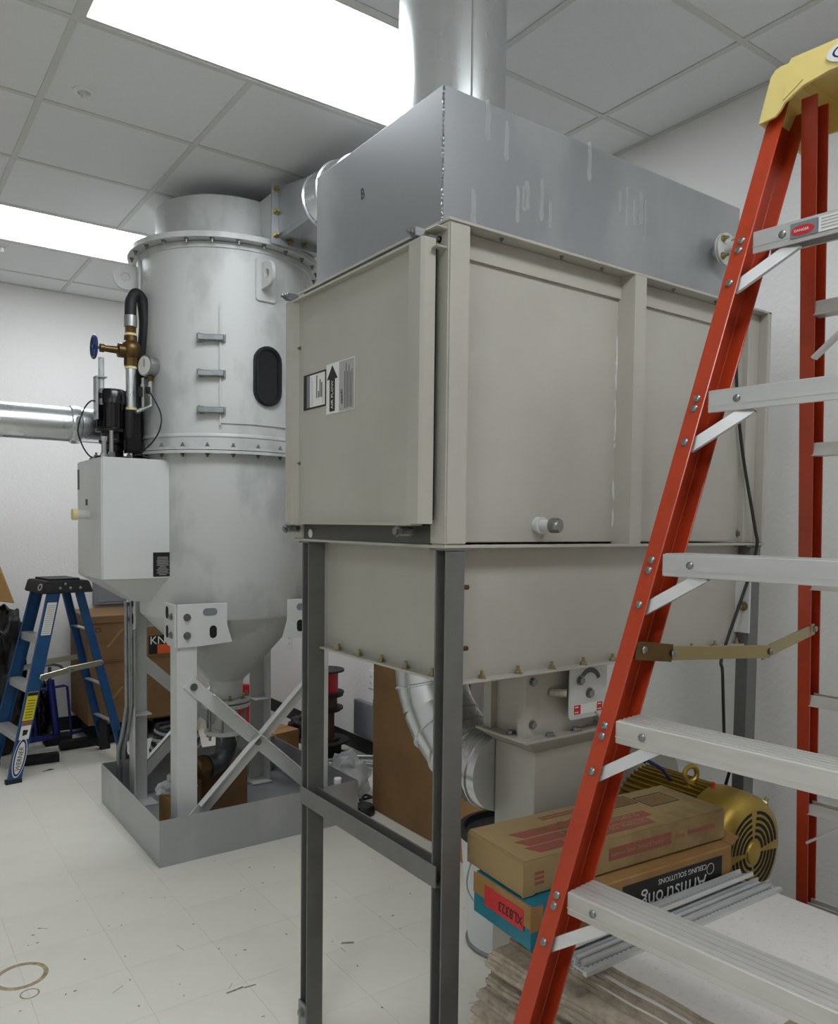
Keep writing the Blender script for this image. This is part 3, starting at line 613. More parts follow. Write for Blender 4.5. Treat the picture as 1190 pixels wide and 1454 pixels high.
# ------------------------------------------------------------------ filter housing
def housing():
    x0, x1, y0, y1, z0, z1 = HX0, HX1, HY0, HY1, HZ0, HZ1
    t = thing('filter_housing', 'large beige painted steel filter housing with access door on channel legs', 'machine', ((x0+x1)/2, (y0+y1)/2, 0))
    MB().box(1.11, 2.34, 1.465, 2.12, z0+.005, z1-.005).build('body', 'housing', t)
    # side panels of the long face and header strip
    MB().box(1.14, 1.705, 1.460, 1.465, 1.507, 2.165).build('side_panel', 'housing', t); MB().box(1.755, 2.325, 1.460, 1.465, 1.507, 2.165).build('side_panel', 'housing', t)
    MB().box(1.14, 1.705, 1.452, 1.465, 2.165, 2.222).build('header_strip', 'housing', t); MB().box(1.755, 2.325, 1.452, 1.465, 2.165, 2.222).build('header_strip', 'housing', t)
    # top and bottom flanges (angle lips all round)
    MB().box(x0, x1, y0, 1.47, z1-.007, z1).box(x0, x1, 2.11, y1, z1-.007, z1).box(x0, 1.12, 1.47, 2.11, z1-.007, z1).box(2.33, x1, 1.47, 2.11, z1-.007, z1).build('top_flange', 'housing', t, bevel=.001)
    MB().box(x0, x1, y0, 1.47, z0-.007, z0).box(x0, x1, 2.11, y1, z0-.007, z0).box(x0, 1.12, 1.47, 2.11, z0-.007, z0).box(2.33, x1, 1.47, 2.11, z0-.007, z0).build('bottom_flange', 'housing', t, bevel=.001)
    for x in (1.25, 1.45, 1.6, 1.9, 2.1, 2.25): put(BOLTS, 'bolt', t, (x, 1.43, z1-.007), (0, 0, -1), s=.5)
    for y in (1.65, 1.80, 1.95): put(BOLTS, 'bolt', t, (1.09, y, z1-.007), (0, 0, -1), s=.6)
    # posts
    MB().box(x0, x0+.062, y0, 1.472, z0, z1-.007).build('corner_post', 'housing', t, bevel=.004, seg=2)
    MB().box(x0, x0+.03, 2.108, y1, z0, z1-.007).build('corner_post', 'housing', t, bevel=.003)
    MB().sweep([(1.70, 1.465), (1.71, y0), (1.757, y0), (1.757, y0+.006), (1.716, y0+.006), (1.707, 1.465)], (0, 0, z0), (0, 0, z1-.007), (1, 0, 0), (0, 1, 0)).build('middle_stiffener', 'housing', t)
    MB().box(2.352, x1, y0, 1.47, z0, z1).build('end_flange', 'housing', t, bevel=.002)
    MB().box(2.295, 2.352, 1.44, 1.465, z0, z1-.007).build('end_stiffener', 'housing', t, bevel=.002)
    for z in (2.165, 2.115): put(BOLTS, 'bolt', t, (x1, 1.43, z), (1, 0, 0))
    put(BOLT, 'bolt', t, (2.30, 1.46, 1.53), (0, -1, 0), s=.8)
    # sealant blobs down the left side of the stiffener
    r = random.Random(4); w = MB()
    for k in range(26): w.blob((1.699+r.uniform(-.003, .002), 1.4595, r.uniform(1.52, 2.1)), (.003, .002, r.uniform(.004, .03)), .4, 3, k, 1)
    w.build('sealant_bead', 'tankwhite', t)
    # corner bracket pocket above the hinge side
    MB().box(x0-.03, x0, 1.416, 1.468, 2.203, 2.208).build('hinge_bracket', 'housing', t, bevel=.002); MB().box(x0-.03, x0, 1.416, 1.434, 2.16, 2.165).build('hinge_bracket', 'housing', t, bevel=.002)
    MB().cyl((x0-.004, 1.445, 2.188), (x0+.002, 1.445, 2.188), .007, n=14).build('bracket_hole', 'black_matt', t); MB().cyl((x0-.006, 1.443, 2.188), (x0+.002, 1.443, 2.188), .004, n=12).build('bracket_pin', 'bolt', t)
    # door frame rails
    MB().box(x0+.012, x0+.03, 1.472, 2.108, 2.185, z1-.007).build('door_head', 'housing', t)
    rl = MB().box(x0+.004, x0+.03, 1.475, 2.105, z0, 1.545).build('bottom_rail', 'housing_dark', t)  # recess shade put into the rail's darker colour
    MB().cyl((x0+.004, 2.065, 1.517), (x0+.002, 2.065, 1.517), .0125, n=20).build('rail_hole', 'white_print', rl)
    # access door
    dz0, dz1, ya, yb = 1.548, 2.188, 1.436, 2.128; xd = x0-.018
    MB().box(xd+.0005, x0, ya+.02, yb-.02, dz0+.01, dz1-.01).build('door_gap_shade', 'black_matt', t)  # black sheet behind the door, stands in for shade in the gap
    d = MB(); d.box(xd-.012, xd, ya+.05, yb-.05, dz0, dz1)
    door = d.build('door', 'housing', t)
    MB().sweep([(xd-.012, ya+.062), (xd-.034, ya+.056), (xd-.036, ya+.008), (xd-.030, ya), (xd, ya), (xd, ya+.055)], (0, 0, dz0), (0, 0, dz1-.004), (1, 0, 0), (0, 1, 0)).build('door_edge', 'housing', door)
    MB().sweep([(xd-.012, yb-.052), (xd-.030, yb-.036), (xd-.030, yb), (xd, yb), (xd, yb-.05)], (0, 0, dz0), (0, 0, dz1), (1, 0, 0), (0, 1, 0)).build('door_edge', 'housing', door)
    MB().box(xd-.028, xd, ya+.06, yb-.036, dz1-.006, dz1).build('door_edge', 'housing', door); MB().box(xd-.030, xd, ya+.04, yb-.036, dz0-.004, dz0+.002).build('door_edge', 'housing', door)
    for y in (1.47, 2.105):
        p = V((xd-.036, y, dz1+.012)); c = MB(); c.bar(p+V((.0, -.009, 0)), p+V((.03, -.009, 0)), .003, .018).bar(p+V((0, .009, 0)), p+V((.03, .009, 0)), .003, .018).box(p.x-.003, p.x, p.y-.0105, p.y+.0105, p.z-.009, p.z+.009)
        cl = c.build('clamp', 'galv_dull', door); put(BOLTS, 'bolt', cl, p+V((-.003, 0, 0)), (-1, 0, 0), s=.9)
    for y in (1.53, 2.118):
        p = V((xd-.02, y, dz0-.018)); MB().cyl(p+V((0, -.05, 0)), p+V((0, .008, 0)), .006, n=10).build('clamp_rod', 'castiron', door); cl = MB().cyl(p+V((-.012, .0, 0)), p+V((.03, .0, 0)), .011, n=14).build('clamp', 'zinc', door); put(BOLT, 'bolt', cl, p+V((-.012, 0, 0)), (-1, 0, 0), s=.75)
    for z in (1.72, 2.05): put(BOLTS, 'bolt', door, (xd-.012, yb-.058, z), (-1, 0, 0), s=.45)
    # labels on the door, reading upwards
    xs = xd-.0125
    l1 = MB().box(xs-.0008, xs, 1.915, 2.046, 1.868, 1.967).build('rating_label', 'black_print', door)
    MB().box(xs-.0012, xs-.0008, 1.92, 2.007, 1.873, 1.962).build('label_field', 'white_print', l1); MB().box(xs-.0012, xs-.0008, 2.008, 2.026, 1.873, 1.962).build('label_band', 'greybox', l1)
    R, U = V((0, 0, 1)), V((0, 1, 0))
    for k, (y, L) in enumerate(((1.966, .07), (1.956, .02), (1.947, .055), (1.938, .045))): MB().box(xs-.0016, xs-.0012, y-.0022, y+.0022, 1.895, 1.895+L*.9).build('print_line', 'ink', l1)
    for k in range(4): MB().box(xs-.0015, xs-.0012, 1.928+k*.004 if k < 2 else 1.98+k*.005, 1.9292+k*.004 if k < 2 else 1.9812+k*.005, 1.876, 1.876+.05+.01*k).build('print_line', 'grey_print', l1)
    l2 = MB().box(xs-.0008, xs, 1.762, 1.912, 1.843, 1.977).build('air_flow_label', 'white_print', door)
    ay = 1.879
    MB().prism([(-.0145, 1.849), (.0145, 1.849), (.0145, 1.935), (.029, 1.935), (0, 1.972), (-.029, 1.935), (-.0145, 1.935)], (xs-.0009, ay, 0), (0, -1, 0), (0, 0, 1), .0004).build('arrow', 'black_print', l2)
    text('AIR FLOW', .0165, 'white_print', l2, (xs-.0016, ay-.006, 1.855), R, U)
    MB().box(xs-.0012, xs-.0008, 1.764, 1.842, 1.845, 1.975).build('label_field', 'grey_print', l2)
    text('camfil', .017, 'black_print', l2, (xs-.0016, 1.822, 1.862), R, U)
    rr = random.Random(8)
    for k in range(6):
        y = 1.812-k*.0075; L = rr.uniform(.09, .118); MB().box(xs-.0014, xs-.0012, y-.0012, y+.0012, 1.85, 1.85+L).build('print_line', 'ink', l2)
    # drain nipple low on the long side
    c = V((1.415, 1.46, 1.548)); n = MB().cyl(c, c+V((0, -.016, 0)), .022, n=20).cyl(c+V((0, -.016, 0)), c+V((0, -.05, 0)), .014, n=16).build('nipple', 'tankwhite', t); MB().lathe([(.017, 0), (.019, .004), (.019, .022), (.016, .028), (.012, .028)], c+V((0, -.045, 0)), (.25, -1, 0), 16).build('nipple_cap', 'bolt', n)
    # hopper
    a0, a1, b0, b1, c0, c1 = 1.15, 2.325, 1.455, 2.085, 1.178, z0-.007
    hp = MB().box(a0, a1, b0, b1, c0, c1).build('hopper', 'housing', t)
    MB().box(a0-.028, a1+.02, b0-.03, b0+.01, c0-.006, c0).box(a0-.028, a1+.02, b1-.01, b1+.025, c0-.006, c0).box(a0-.028, a0+.01, b0+.01, b1-.01, c0-.006, c0).box(a1-.01, a1+.02, b0+.01, b1-.01, c0-.006, c0).build('hopper_flange', 'housing', hp, bevel=.0008)
    MB().box(a0-.028, a0, b1-.006, b1, c0, c1).build('hopper_end_lip', 'housing', hp)
    for x in [1.22+.118*k for k in range(10)]: put(BOLTB, 'bolt', hp, (x, b0-.014, c0), (0, 0, 1), s=.9)
    for y in [1.53+.115*k for k in range(5)]: put(BOLTB, 'bolt', hp, (a0-.013, y, c0), (0, 0, 1), s=.9)
    # channel legs, open towards the door side
    C = [(0, 0), (.055, 0), (.055, .042), (0, .042), (0, .037), (.049, .037), (.049, .005), (0, .005)]
    for (lx, ly, sx) in ((x0+.004, 1.412, 1), (x0+.004, 2.078, 1), (2.352, 1.412, -1), (2.352, 2.078, -1)):
        lg = MB().sweep(C, (lx, ly, 0), (lx, ly, z0-.012), (sx, 0, 0), (0, 1, 0)).build('leg', 'legpaint', t, bevel=.0012)
        MB().box(min(lx-sx*.002, lx+sx*.08), max(lx-sx*.002, lx+sx*.08), ly-.002, ly+.06, z0-.012, z0-.007).build('leg_plate', 'legpaint', lg)
        ft = MB().box(min(lx-sx*.006, lx), max(lx-sx*.006, lx), ly-.004, ly+.042, 0, .085).build('foot_clip', 'galv_dull', lg); put(BOLT, 'bolt', ft, (lx-sx*.006, ly+.018, .055), (-sx, 0, 0), s=.9)
    MB().box(1.139, 1.145, 1.425, 1.46, 1.205, 1.462).build('leg_gusset', 'housing', t); MB().box(2.287, 2.293, 1.405, 1.455, 1.215, 1.40).build('leg_gusset', 'tankwhite', t)
    for z in (1.40, 1.255): MB().cyl((1.145, 1.44, z), (1.172, 1.44, z), .006, n=8).build('stud', 'brass', t)
    put(BOLTB, 'bolt', t, (2.287, 1.425, 1.30), (-1, 0, 0), s=1.3)
    S = [(0, 0), (.042, 0), (.042, .052), (.037, .052), (.037, .005), (.005, .005), (.005, .052), (0, .052)]
    MB().sweep(S, (x0-.002, 1.43, .70), (x0-.002, 2.115, .70), (1, 0, 0), (0, 0, 1)).build('cross_strut', 'legpaint', t, bevel=.0012)
    return t
housing()
# cable hanging down the far end of the housing
o = MB().tube(spline([(2.24, 1.449, 2.20), (2.245, 1.446, 2.0), (2.275, 1.44, 1.80), (2.30, 1.405, 1.56), (2.31, 1.400, 1.49), (2.28, 1.41, 1.38), (2.16, 1.41, 1.16), (2.15, 1.402, 1.1), (2.165, 1.40, .9), (2.18, 1.40, .75), (2.2, 1.62, .3), (2.2, 1.62, .004)], 6), .005, 8).build('power_cable', 'black_rubber'); tag(o, 'black cable hanging down the far end of the filter housing', 'cable')
# ------------------------------------------------------------------ damper, fan cabinet, elbow, motor
def fan_group():
    x0, x1, y0, y1 = 1.413, 1.715, 1.5, 1.668; z0, z1 = .985, 1.1715
    t = thing('damper_box', 'small grey damper box with lever plate bolted under the hopper', 'damper', ((x0+x1)/2, (y0+y1)/2, z0))
    MB().box(x0+.03, x1-.0, y0+.006, y1, z0, z1).build('body', 'housing', t)
    MB().box(x0+.008, x0+.03, y1-.03, y1, z0, z1).build('edge_angle', 'housing', t); MB().box(x0+.008, x0+.012, y0, y0+.03, z0, z1).box(x0+.012, x0+.04, y0, y0+.004, z0, z1).build('edge_angle', 'housing', t)
    MB().box(x1-.02, x1+.01, y0, y0+.006, z0, z1).build('edge_angle', 'housing', t)
    MB().box(x0-.012, x1+.02, y0-.028, y1+.01, z0-.006, z0).build('lower_flange', 'housing', t)
    for z in (1.135, 1.02): put(BOLT, 'bolt', t, (x0+.034, y0, z), (0, -1, 0), s=.75)
    for x in (1.50, 1.60): put(BOLT, 'bolt', t, (x, y0-.014, z0), (0, 0, 1), s=.85)
    for y in (1.56,): put(BOLT, 'bolt', t, (x0+.014, y, z0), (0, 0, 1), s=.85)
    for z in (1.06, 1.15): put(BOLT, 'bolt', t, (x1+.01, y0+.02, z), (1, 0, 0), s=.75)
    put(BOLT, 'bolt', t, (x1-.006, y0, 1.145), (0, -1, 0), s=.9)
    MB().cyl((1.515, y0+.006, 1.098), (1.545, y0-.028, 1.098), .011, n=12).build('shaft', 'housing', t)
    pl = MB().prism(rrect(.148, .155, .012), (1.628, y0-.026, 1.10), (1, 0, 0), (0, 0, 1), .004); p = pl.build('lever_plate', 'tankwhite', t)
    yy = y0-.0302
    oo = ell(.048, .048, 16, a0=.3, a1=PI-.1)+[]; a = [(.045*math.cos(.35+2.5*i/14), .045*math.sin(.35+2.5*i/14)) for i in range(15)]; b = [(.031*math.cos(.35+2.5*i/14), .031*math.sin(.35+2.5*i/14)) for i in range(15)]
    MB().prism(a+b[::-1], (1.632, yy, 1.115), (1, 0, 0), (0, 0, 1), .0006).build('arc_slot', 'housing_dark', p)
    put(BOLT, 'bolt', p, (1.595, yy, 1.128), (0, -1, 0), s=.8); put(BOLT, 'bolt', p, (1.632, yy, 1.09), (0, -1, 0), s=.85)
    MB().box(1.57, 1.685, yy-.0006, yy, 1.035, 1.062).build('sticker', 'white_print', p)
    s1 = MB().box(1.571, 1.597, yy-.001, yy-.0006, 1.036, 1.061).build('red_sticker', 'red_print', p); s2 = MB().box(1.662, 1.684, yy-.001, yy-.0006, 1.036, 1.061).build('red_sticker', 'red_print', p)
    for sk, x0_, in ((s1, 1.574), (s2, 1.665)):
        for zz in (1.040, 1.054): MB().box(x0_, x0_+.014, yy-.0013, yy-.001, zz, zz+.003).build('print_line', 'white_print', sk)
    MB().bar((1.655, y0-.018, 1.035), (1.72, y0-.018, .975), .006, .03, (0, 1, 0)).build('lever', 'housing', t)
    # cabinet below
    cx0, cx1, cy0, cy1 = 1.455, 1.76, 1.497, 1.655
    t = thing('fan_cabinet', 'plain grey sheet metal fan cabinet below the damper box', 'cabinet', ((cx0+cx1)/2, (cy0+cy1)/2, 0))
    MB().box(cx0, cx1, cy0, cy1, .0, .945).build('casing', 'housing', t, bevel=.002)
    b = MB(); a, e = (cx0-.05, cx1+.01, cy0-.028, cy1+.02), (cx0, cx1, cy0, cy1)
    b.add([(a[0], a[2], .9785), (a[1], a[2], .9785), (a[1], a[3], .9785), (a[0], a[3], .9785), (e[0], e[2], .945), (e[1], e[2], .945), (e[1], e[3], .945), (e[0], e[3], .945)], [(0, 1, 2, 3), (4, 7, 6, 5), (0, 4, 5, 1), (1, 5, 6, 2), (2, 6, 7, 3), (3, 7, 4, 0)]); b.build('top_collar', 'housing', t)
    # elbow
    r = .110; c0 = V((1.455, 1.98, 1.1715)); cc = V((1.47, 1.69, 1.125)); t = thing('duct_elbow', 'shiny gored round duct elbow below the hopper', 'duct', (1.47, 1.85, .72))
    pts = [c0, V((1.457, 1.98, 1.14))]+[V((1.458+.02*k/6, cc.y+.29*math.cos(PI/2*k/6), cc.z-.28*math.sin(PI/2*k/6))) for k in range(1, 7)]+[V((1.48, 1.657, .845))]
    for i in range(len(pts)-1):
        MB().tube([pts[i], pts[i+1]], r, 44).build('gore', 'galv', t, ang=60)
    for i in (1, 2, 4, 5, 6, 7):
        d = (pts[i]-pts[i-1]).normalized()+(pts[min(i+1, len(pts)-1)]-pts[i]).normalized(); MB().lathe([(r-.002, -.006), (r+.005, -.002), (r+.005, .002), (r-.002, .006)], pts[i], d, 44, False).build('bead', 'galv', t)
    for s in (-.03, -.015): MB().lathe([(r, -.004), (r+.006, 0), (r, .004)], pts[-2]+V((0, s*-1, 0)), (0, 1, 0), 44, False).build('bead', 'galv', t)
    # fan scroll and gold motor
    t = thing('fan_scroll', 'grey round fan scroll casing behind the gold motor', 'fan', (2.05, 1.75, 0))
    MB().cyl((2.05, 1.67, .62), (2.05, 1.85, .62), .28, n=48).build('scroll', 'housing', t); MB().box(1.9, 2.2, 1.67, 1.85, 0, .4).build('scroll_base', 'housing', t)
    mx, my0, my1, mz, R = 2.035, 1.215, 1.60, .635, .152
    t = thing('electric_motor', 'gold painted electric motor with finned body and slotted fan cover', 'motor', (mx, 1.4, 0))
    MB().lathe([(R-.012, .10), (R-.012, .385)], (mx, my0, mz), (0, 1, 0), 48).build('frame', 'gold', t)
    f = MB()
    for k in range(30):
        a = PI*(k/29)*1.2-.3; d = V((math.cos(a), 0, math.sin(a))); f.bar(V((mx, my0+.14, mz))+d*(R-.006), V((mx, my0+.38, mz))+d*(R-.006), .004, .016, d)
    f.build('cooling_fins', 'gold', t)
    cv = MB().lathe([(.05, .0), (R-.03, .0), (R-.012, .006), (R+.002, .03), (R+.006, .06), (R+.006, .13), (R, .135)], (mx, my0, mz), (0, 1, 0), 56).build('fan_cover', 'gold', t, ang=50)
    for k, rad in enumerate((.045, .062, .079, .096, .113)):
        for q in range(4):
            a0 = q*PI/2+.12; a1 = (q+1)*PI/2-.12; n = 8
            P = [((rad+.0045)*math.cos(a0+(a1-a0)*i/n), (rad+.0045)*math.sin(a0+(a1-a0)*i/n)) for i in range(n+1)]+[((rad-.0045)*math.cos(a1+(a0-a1)*i/n), (rad-.0045)*math.sin(a1+(a0-a1)*i/n)) for i in range(n+1)]
            MB().prism(P, (mx, my0-.0002, mz), (1, 0, 0), (0, 0, 1), .001).build('vent_slot', 'black_matt', cv)
    MB().lathe([(.032, 0), (.03, -.004), (.01, -.006)], (mx, my0, mz), (0, 1, 0), 24).build('hub_cap', 'gold', cv)
    put(BOLTB, 'bolt', cv, V((mx, my0+.05, mz))+V((.8, 0, .6))*(R+.004), (.8, 0, .6), s=1.4)
    MB().cyl((mx-.02, my0+.12, mz+R), (mx-.02, my0+.12, mz+R+.02), .006, n=10).build('grease_cap', 'red_print', t)
    ex, ey, ez = mx-.02, 1.41, mz+R-.008
    MB().cyl((ex, ey, ez-.01), (ex, ey, ez+.012), .017, .012, n=16).tube([(ex+.023*math.cos(a), ey-.005*math.cos(a), ez+.032+.023*math.sin(a)) for a in [2*PI*k/24 for k in range(24)]], .0075, 10, True).build('eye_bolt', 'gold', t)
    MB().box(mx-.15, mx+.15, 1.36, 1.40, mz-R-.02, mz-R+.03).box(mx-.15, mx+.15, 1.54, 1.58, mz-R-.02, mz-R+.03).build('feet', 'gold', t); MB().box(mx-.145, mx+.17, 1.33, 1.60, 0, mz-R-.02).build('pedestal', 'housing_dark', t)
    o = MB().tube(spline([(1.78, 1.50, .93), (1.79, 1.488, .90), (1.84, 1.47, .875), (1.88, 1.46, .86), (1.93, 1.45, .83), (1.97, 1.46, .80), (2.0, 1.47, .778)], 6), .005, 8).build('motor_cord', 'blue_dark'); tag(o, 'dark blue cord running down to the gold motor', 'cord')
    o = MB().bar((1.835, 1.472, .882), (1.865, 1.462, .866), .022, .02).build('cord_connector', 'black_matt'); tag(o, 'small black connector block on the motor cord', 'connector')
fan_group()
# ------------------------------------------------------------------ ceiling panel stack, cartons, grid tees
def stack():
    r = random.Random(11); th = .0195; n = 33
    def jag(w, d, seed):
        q = random.Random(seed); P = []; m = 12
        for i in range(m): P.append((-w/2+q.uniform(-.003, .004), d/2-d*i/m+q.uniform(-.006, .006)))
        for i in range(m): P.append((-w/2+w*i/m, -d/2+q.uniform(-.002, .002)))
        for i in range(m): P.append((w/2+q.uniform(-.002, .002), -d/2+d*i/m))
        for i in range(m): P.append((w/2-w*i/m, d/2+q.uniform(-.002, .002)))
        return P
    mes = []
    for s in range(5):
        b = MB(); P = jag(.603, .603, s); Q = [(x*.985, y*.985) for x, y in P]
        b.sweep(P, (0, 0, .0005), (0, 0, th*.55), (1, 0, 0), (0, 1, 0)); b.sweep(Q, (0, 0, th*.55), (0, 0, th-.0005), (1, 0, 0), (0, 1, 0)); b.cm = 1
        b.sweep([(x*.984, y*.984) for x, y in P], (0, 0, th-.0008), (0, 0, th), (1, 0, 0), (0, 1, 0))
        mes.append(b.mesh('acoustic_panel', ['tile_edge', 'tile_face' if s == 4 else 'tile_edge']))
    for k in range(n):
        o = bpy.data.objects.new('acoustic_panel', mes[4 if k > n-4 else k % 4]); COL.objects.link(o)
        lean = .012*math.sin(k*.8)
        x, y, a = 1.485+r.uniform(-.014, .014)+lean-.06+.007*max(0, k-(n-11)), 1.035+r.uniform(-.01, .01), math.radians(1.5+r.uniform(-1.2, 1.2))
        if k == n-1: x, y, a = 1.545, 1.045, math.radians(2.0)
        if k in (n-2, n-3): x, y, a = 1.54-.01*(n-1-k), 1.04-.006*(n-1-k), math.radians(2.4)
        o.location = (x, y, k*th+.0005); o.rotation_euler = (0, 0, a); ORG[o.name] = V((0, 0, 0))
        tag(o, 'clean white ceiling panel lying topmost on the stack inside the orange ladder' if k == n-1 else 'ceiling panel with rough tan edge in the tall stack inside the orange ladder', 'ceiling panel', 'stacked ceiling panels')
    return n*th+.0005
ZS = stack()
def cartons():
    # lower box: teal and brown
    zb = ZS+.001
    w, d, h = .66, .205, .092; a = math.radians(-4)
    t = thing('carton', 'long teal and brown carton with a red label, lower of the two cartons', 'box', (1.485, 1.262, zb), a)
    b = MB(); b.box(-w/2, w/2, -d/2, d/2, 0, h); bd = b.build('body', 'card', t, bevel=.003)
    MB().box(-w/2-.0012, -w/2+.14, -d/2-.0012, -d/2, 0, h).build('teal_side', 'teal', bd); MB().box(-w/2-.0016, -w/2, -d/2, d/2, 0, h*.5).build('teal_side', 'teal', bd)
    MB().box(-w/2+.004, -w/2+.14, -d/2, d/2, h, h+.0008).build('teal_side', 'teal', bd)
    MB().box(-w/2-.004, -w/2-.0016, -d/2-.002, d/2, h*.5, h+.001).box(-w/2-.004, -w/2+.03, -d/2-.003, -d/2-.0012, h*.42, h+.001).build('end_flap', 'card', bd)
    rl = MB().box(-w/2-.005, -w/2-.004, -d/2+.02, d/2-.045, h*.36, h*.86).build('red_label', 'red_print', bd)
    text('XL8323', .032, 'black_print', rl, (-w/2-.0058, -d/2+.022, h*.70), V((0, 1, 0)), V((0, 0, -1)), sx=.85)
    bl = MB().box(-w/2+.27, w/2-.04, -d/2-.0015, -d/2, .012, h-.018).build('black_panel', 'black_print', bd)
    text('Armstrong', .058, 'white_print', bl, (w/2-.10, -d/2-.0024, .040), V((-1, 0, 0)), V((0, 0, -1)), sx=.9); text('CEILING SOLUTIONS', .0185, 'white_print', bl, (w/2-.10, -d/2-.0024, .0655), V((-1, 0, 0)), V((0, 0, -1)))
    MB().pring(ell(.014, .014, 24), ell(.0125, .0125, 24), (w/2-.085, -d/2-.0016, .05), (1, 0, 0), (0, 0, 1), .0006).build('emblem_ring', 'white_print', bl)
    f = MB(); f.add([(w/2, -d/2, h), (w/2, d/2, h), (w/2+.06, d/2-.01, h+.012), (w/2+.055, -d/2+.02, h+.004), (w/2, -d/2, h-.002), (w/2, d/2, h-.002), (w/2+.06, d/2-.01, h+.01), (w/2+.055, -d/2+.02, h+.002)], [(0, 1, 2, 3), (7, 6, 5, 4), (0, 3, 7, 4), (1, 5, 6, 2), (2, 6, 7, 3), (0, 4, 5, 1)]); f.build('open_flap', 'card', bd)
    # upper box
    zb2 = zb+h+.0022; w, d, h = .665, .215, .080
    t = thing('carton', 'long stained brown suspension system carton lying on the teal one', 'box', (1.50, 1.302, zb2), math.radians(-4.5))
    b = MB(); b.box(-w/2, w/2, -d/2, d/2, 0, h); bd = b.build('body', 'card_dirty', t, bevel=.004, seg=2)
    MB().box(-w/2-.002, -w/2, -d/2, d/2-.004, .004, h-.006).build('end_flap', 'card_dirty', bd); MB().box(-w/2-.003, -w/2+.03, -d/2-.002, -d/2+.001, .002, h-.004).build('end_flap', 'card_dirty', bd)
    MB().box(-.0015, .0015, -.02, d/2-.01, h, h+.0006).build('top_seam', 'card_brown', bd)
    for (x0, x1, y0, y1) in ((-.27, -.08, -.005, .03), (-.285, .13, -.045, -.012), (-.285, .10, -.085, -.05)):
        MB().prism([(x0+.02, y0), (x1, y0), (x1, y1), (x0, y1)], (0, 0, h), (1, 0, 0), (0, 1, 0), .0006).build('printed_band', 'card_red', bd)
    text('SUSPENSION SYSTEM', .027, 'card_dirty', bd, (.10, -.016, h+.0008), V((-1, 0, 0)), V((0, -1, 0))); text('SISTEMA DE SUSPENSIÓN', .024, 'card_dirty', bd, (.09, -.054, h+.0008), V((-1, 0, 0)), V((0, -1, 0)))
    for k in range(2): MB().box(-.14, -.02, .062+k*.012, .069+k*.012, h, h+.0006).build('print_line', 'card_red', bd)
    for (x, y, ww, hh) in ((.10, .062, .13, .055), (.225, .03, .105, .07)):
        q = MB(); q.pring([(-ww/2, -hh/2), (ww/2, -hh/2), (ww/2, hh/2), (-ww/2, hh/2)], [(-ww/2+.003, -hh/2+.003), (ww/2-.003, -hh/2+.003), (ww/2-.003, hh/2-.003), (-ww/2+.003, hh/2-.003)], (x, y, h), (1, 0, 0), (0, 1, 0), .0006); pb = q.build('print_frame', 'black_print', bd)
        for k in range(9): MB().box(x-ww/2+.008, x+ww/2-.008, y-hh/2+.006+k*(hh-.012)/9, y-hh/2+.0085+k*(hh-.012)/9, h, h+.0006).build('print_line', 'card_brown', bd)
    rb = MB().box(-.08, .13, -d/2-.0007, -d/2, .028, .058).build('red_band', 'card_red', bd); text('Suspension System / Sistema de Suspensión', .0155, 'card_dirty', rb, (-.075, -d/2-.0012, .038), (1, 0, 0), (0, 0, 1), sx=.68)
    text('Drop', .017, 'card_red', bd, (.145, -d/2-.0006, .038), (1, 0, 0), (0, 0, 1), sx=.9); MB().box(.19, .29, -d/2-.0006, -d/2, .039, .049).build('print_line', 'card_red', bd)
    for k in range(3): MB().box(-.305, -.275, -d/2-.0006, -d/2, .022+k*.011, .029+k*.011).build('print_block', 'card_red', bd)
    for k in range(3): MB().box(-.23, -.2, -d/2-.0006, -d/2, .03+k*.01, .033+k*.01).build('print_line', 'card_brown', bd)
    r = random.Random(1); s = MB()
    for k in range(14):
        cx, cy = r.gauss(-.13, .05), r.gauss(.0, .02); s.prism([(x*r.uniform(.7, 1.2), y*r.uniform(.7, 1.2)) for x, y in ell(r.uniform(.006, .02), r.uniform(.004, .012), 14)], (cx, cy, h+.0006), (1, 0, 0), (0, 1, 0), .0003+.00003*k)
    s.build('dirt_stain', 'card_brown', bd)
cartons()
def tees():
    P = [(-.012, 0), (.012, 0), (.012, .0012), (.001, .0012), (.001, .026), (.005, .026), (.005, .036), (-.005, .036), (-.005, .026), (-.001, .026), (-.001, .0012), (-.012, .0012)]
    hole = None
    for k, (y, z, roll, x0, x1, lb) in enumerate(((1.147, ZS+.014, 70, 1.17, 1.835, 'galvanized ceiling grid tee lying against the teal carton'), (1.128, ZS+.006, 88, 1.20, 1.80, 'galvanized ceiling grid tee second from the cartons'), (1.105, ZS+.006, 80, 1.19, 1.845, 'galvanized ceiling grid tee between two others on the white panel'), (1.085, ZS+.006, 95, 1.175, 1.86, 'perforated ceiling grid tee nearest the bare white panel'))):
        a = math.radians(roll); eu = V((0, math.cos(a), math.sin(a))); ev = V((0, -math.sin(a), math.cos(a)))
        t = thing('grid_tee', lb, 'metal strip', ((x0+x1)/2, y, z), group='loose ceiling grid tees')
        MB().sweep(P, (x0, y, z), (x1, y-.02, z+.001), eu, ev).build('section', 'tee_metal', t)
        h = MB(); n = 48; nm = eu
        for i in range(n):
            for q in (0, 1):
                p = V((x0, y, z)).lerp(V((x1, y-.02, z+.001)), (i+.5)/n); c = p+ev*(.0095+q*.009)
                h.prism(ell(.0016, .0012, 6), c+eu*.0011, V((1, 0, 0)), eu.cross(V((1, 0, 0))), .0003); h.prism(ell(.0016, .0012, 6), c-eu*.0014, V((1, 0, 0)), eu.cross(V((1, 0, 0))), .0003)
        h.build('perforations', 'black_matt', t)['kind'] = 'stuff'
tees()
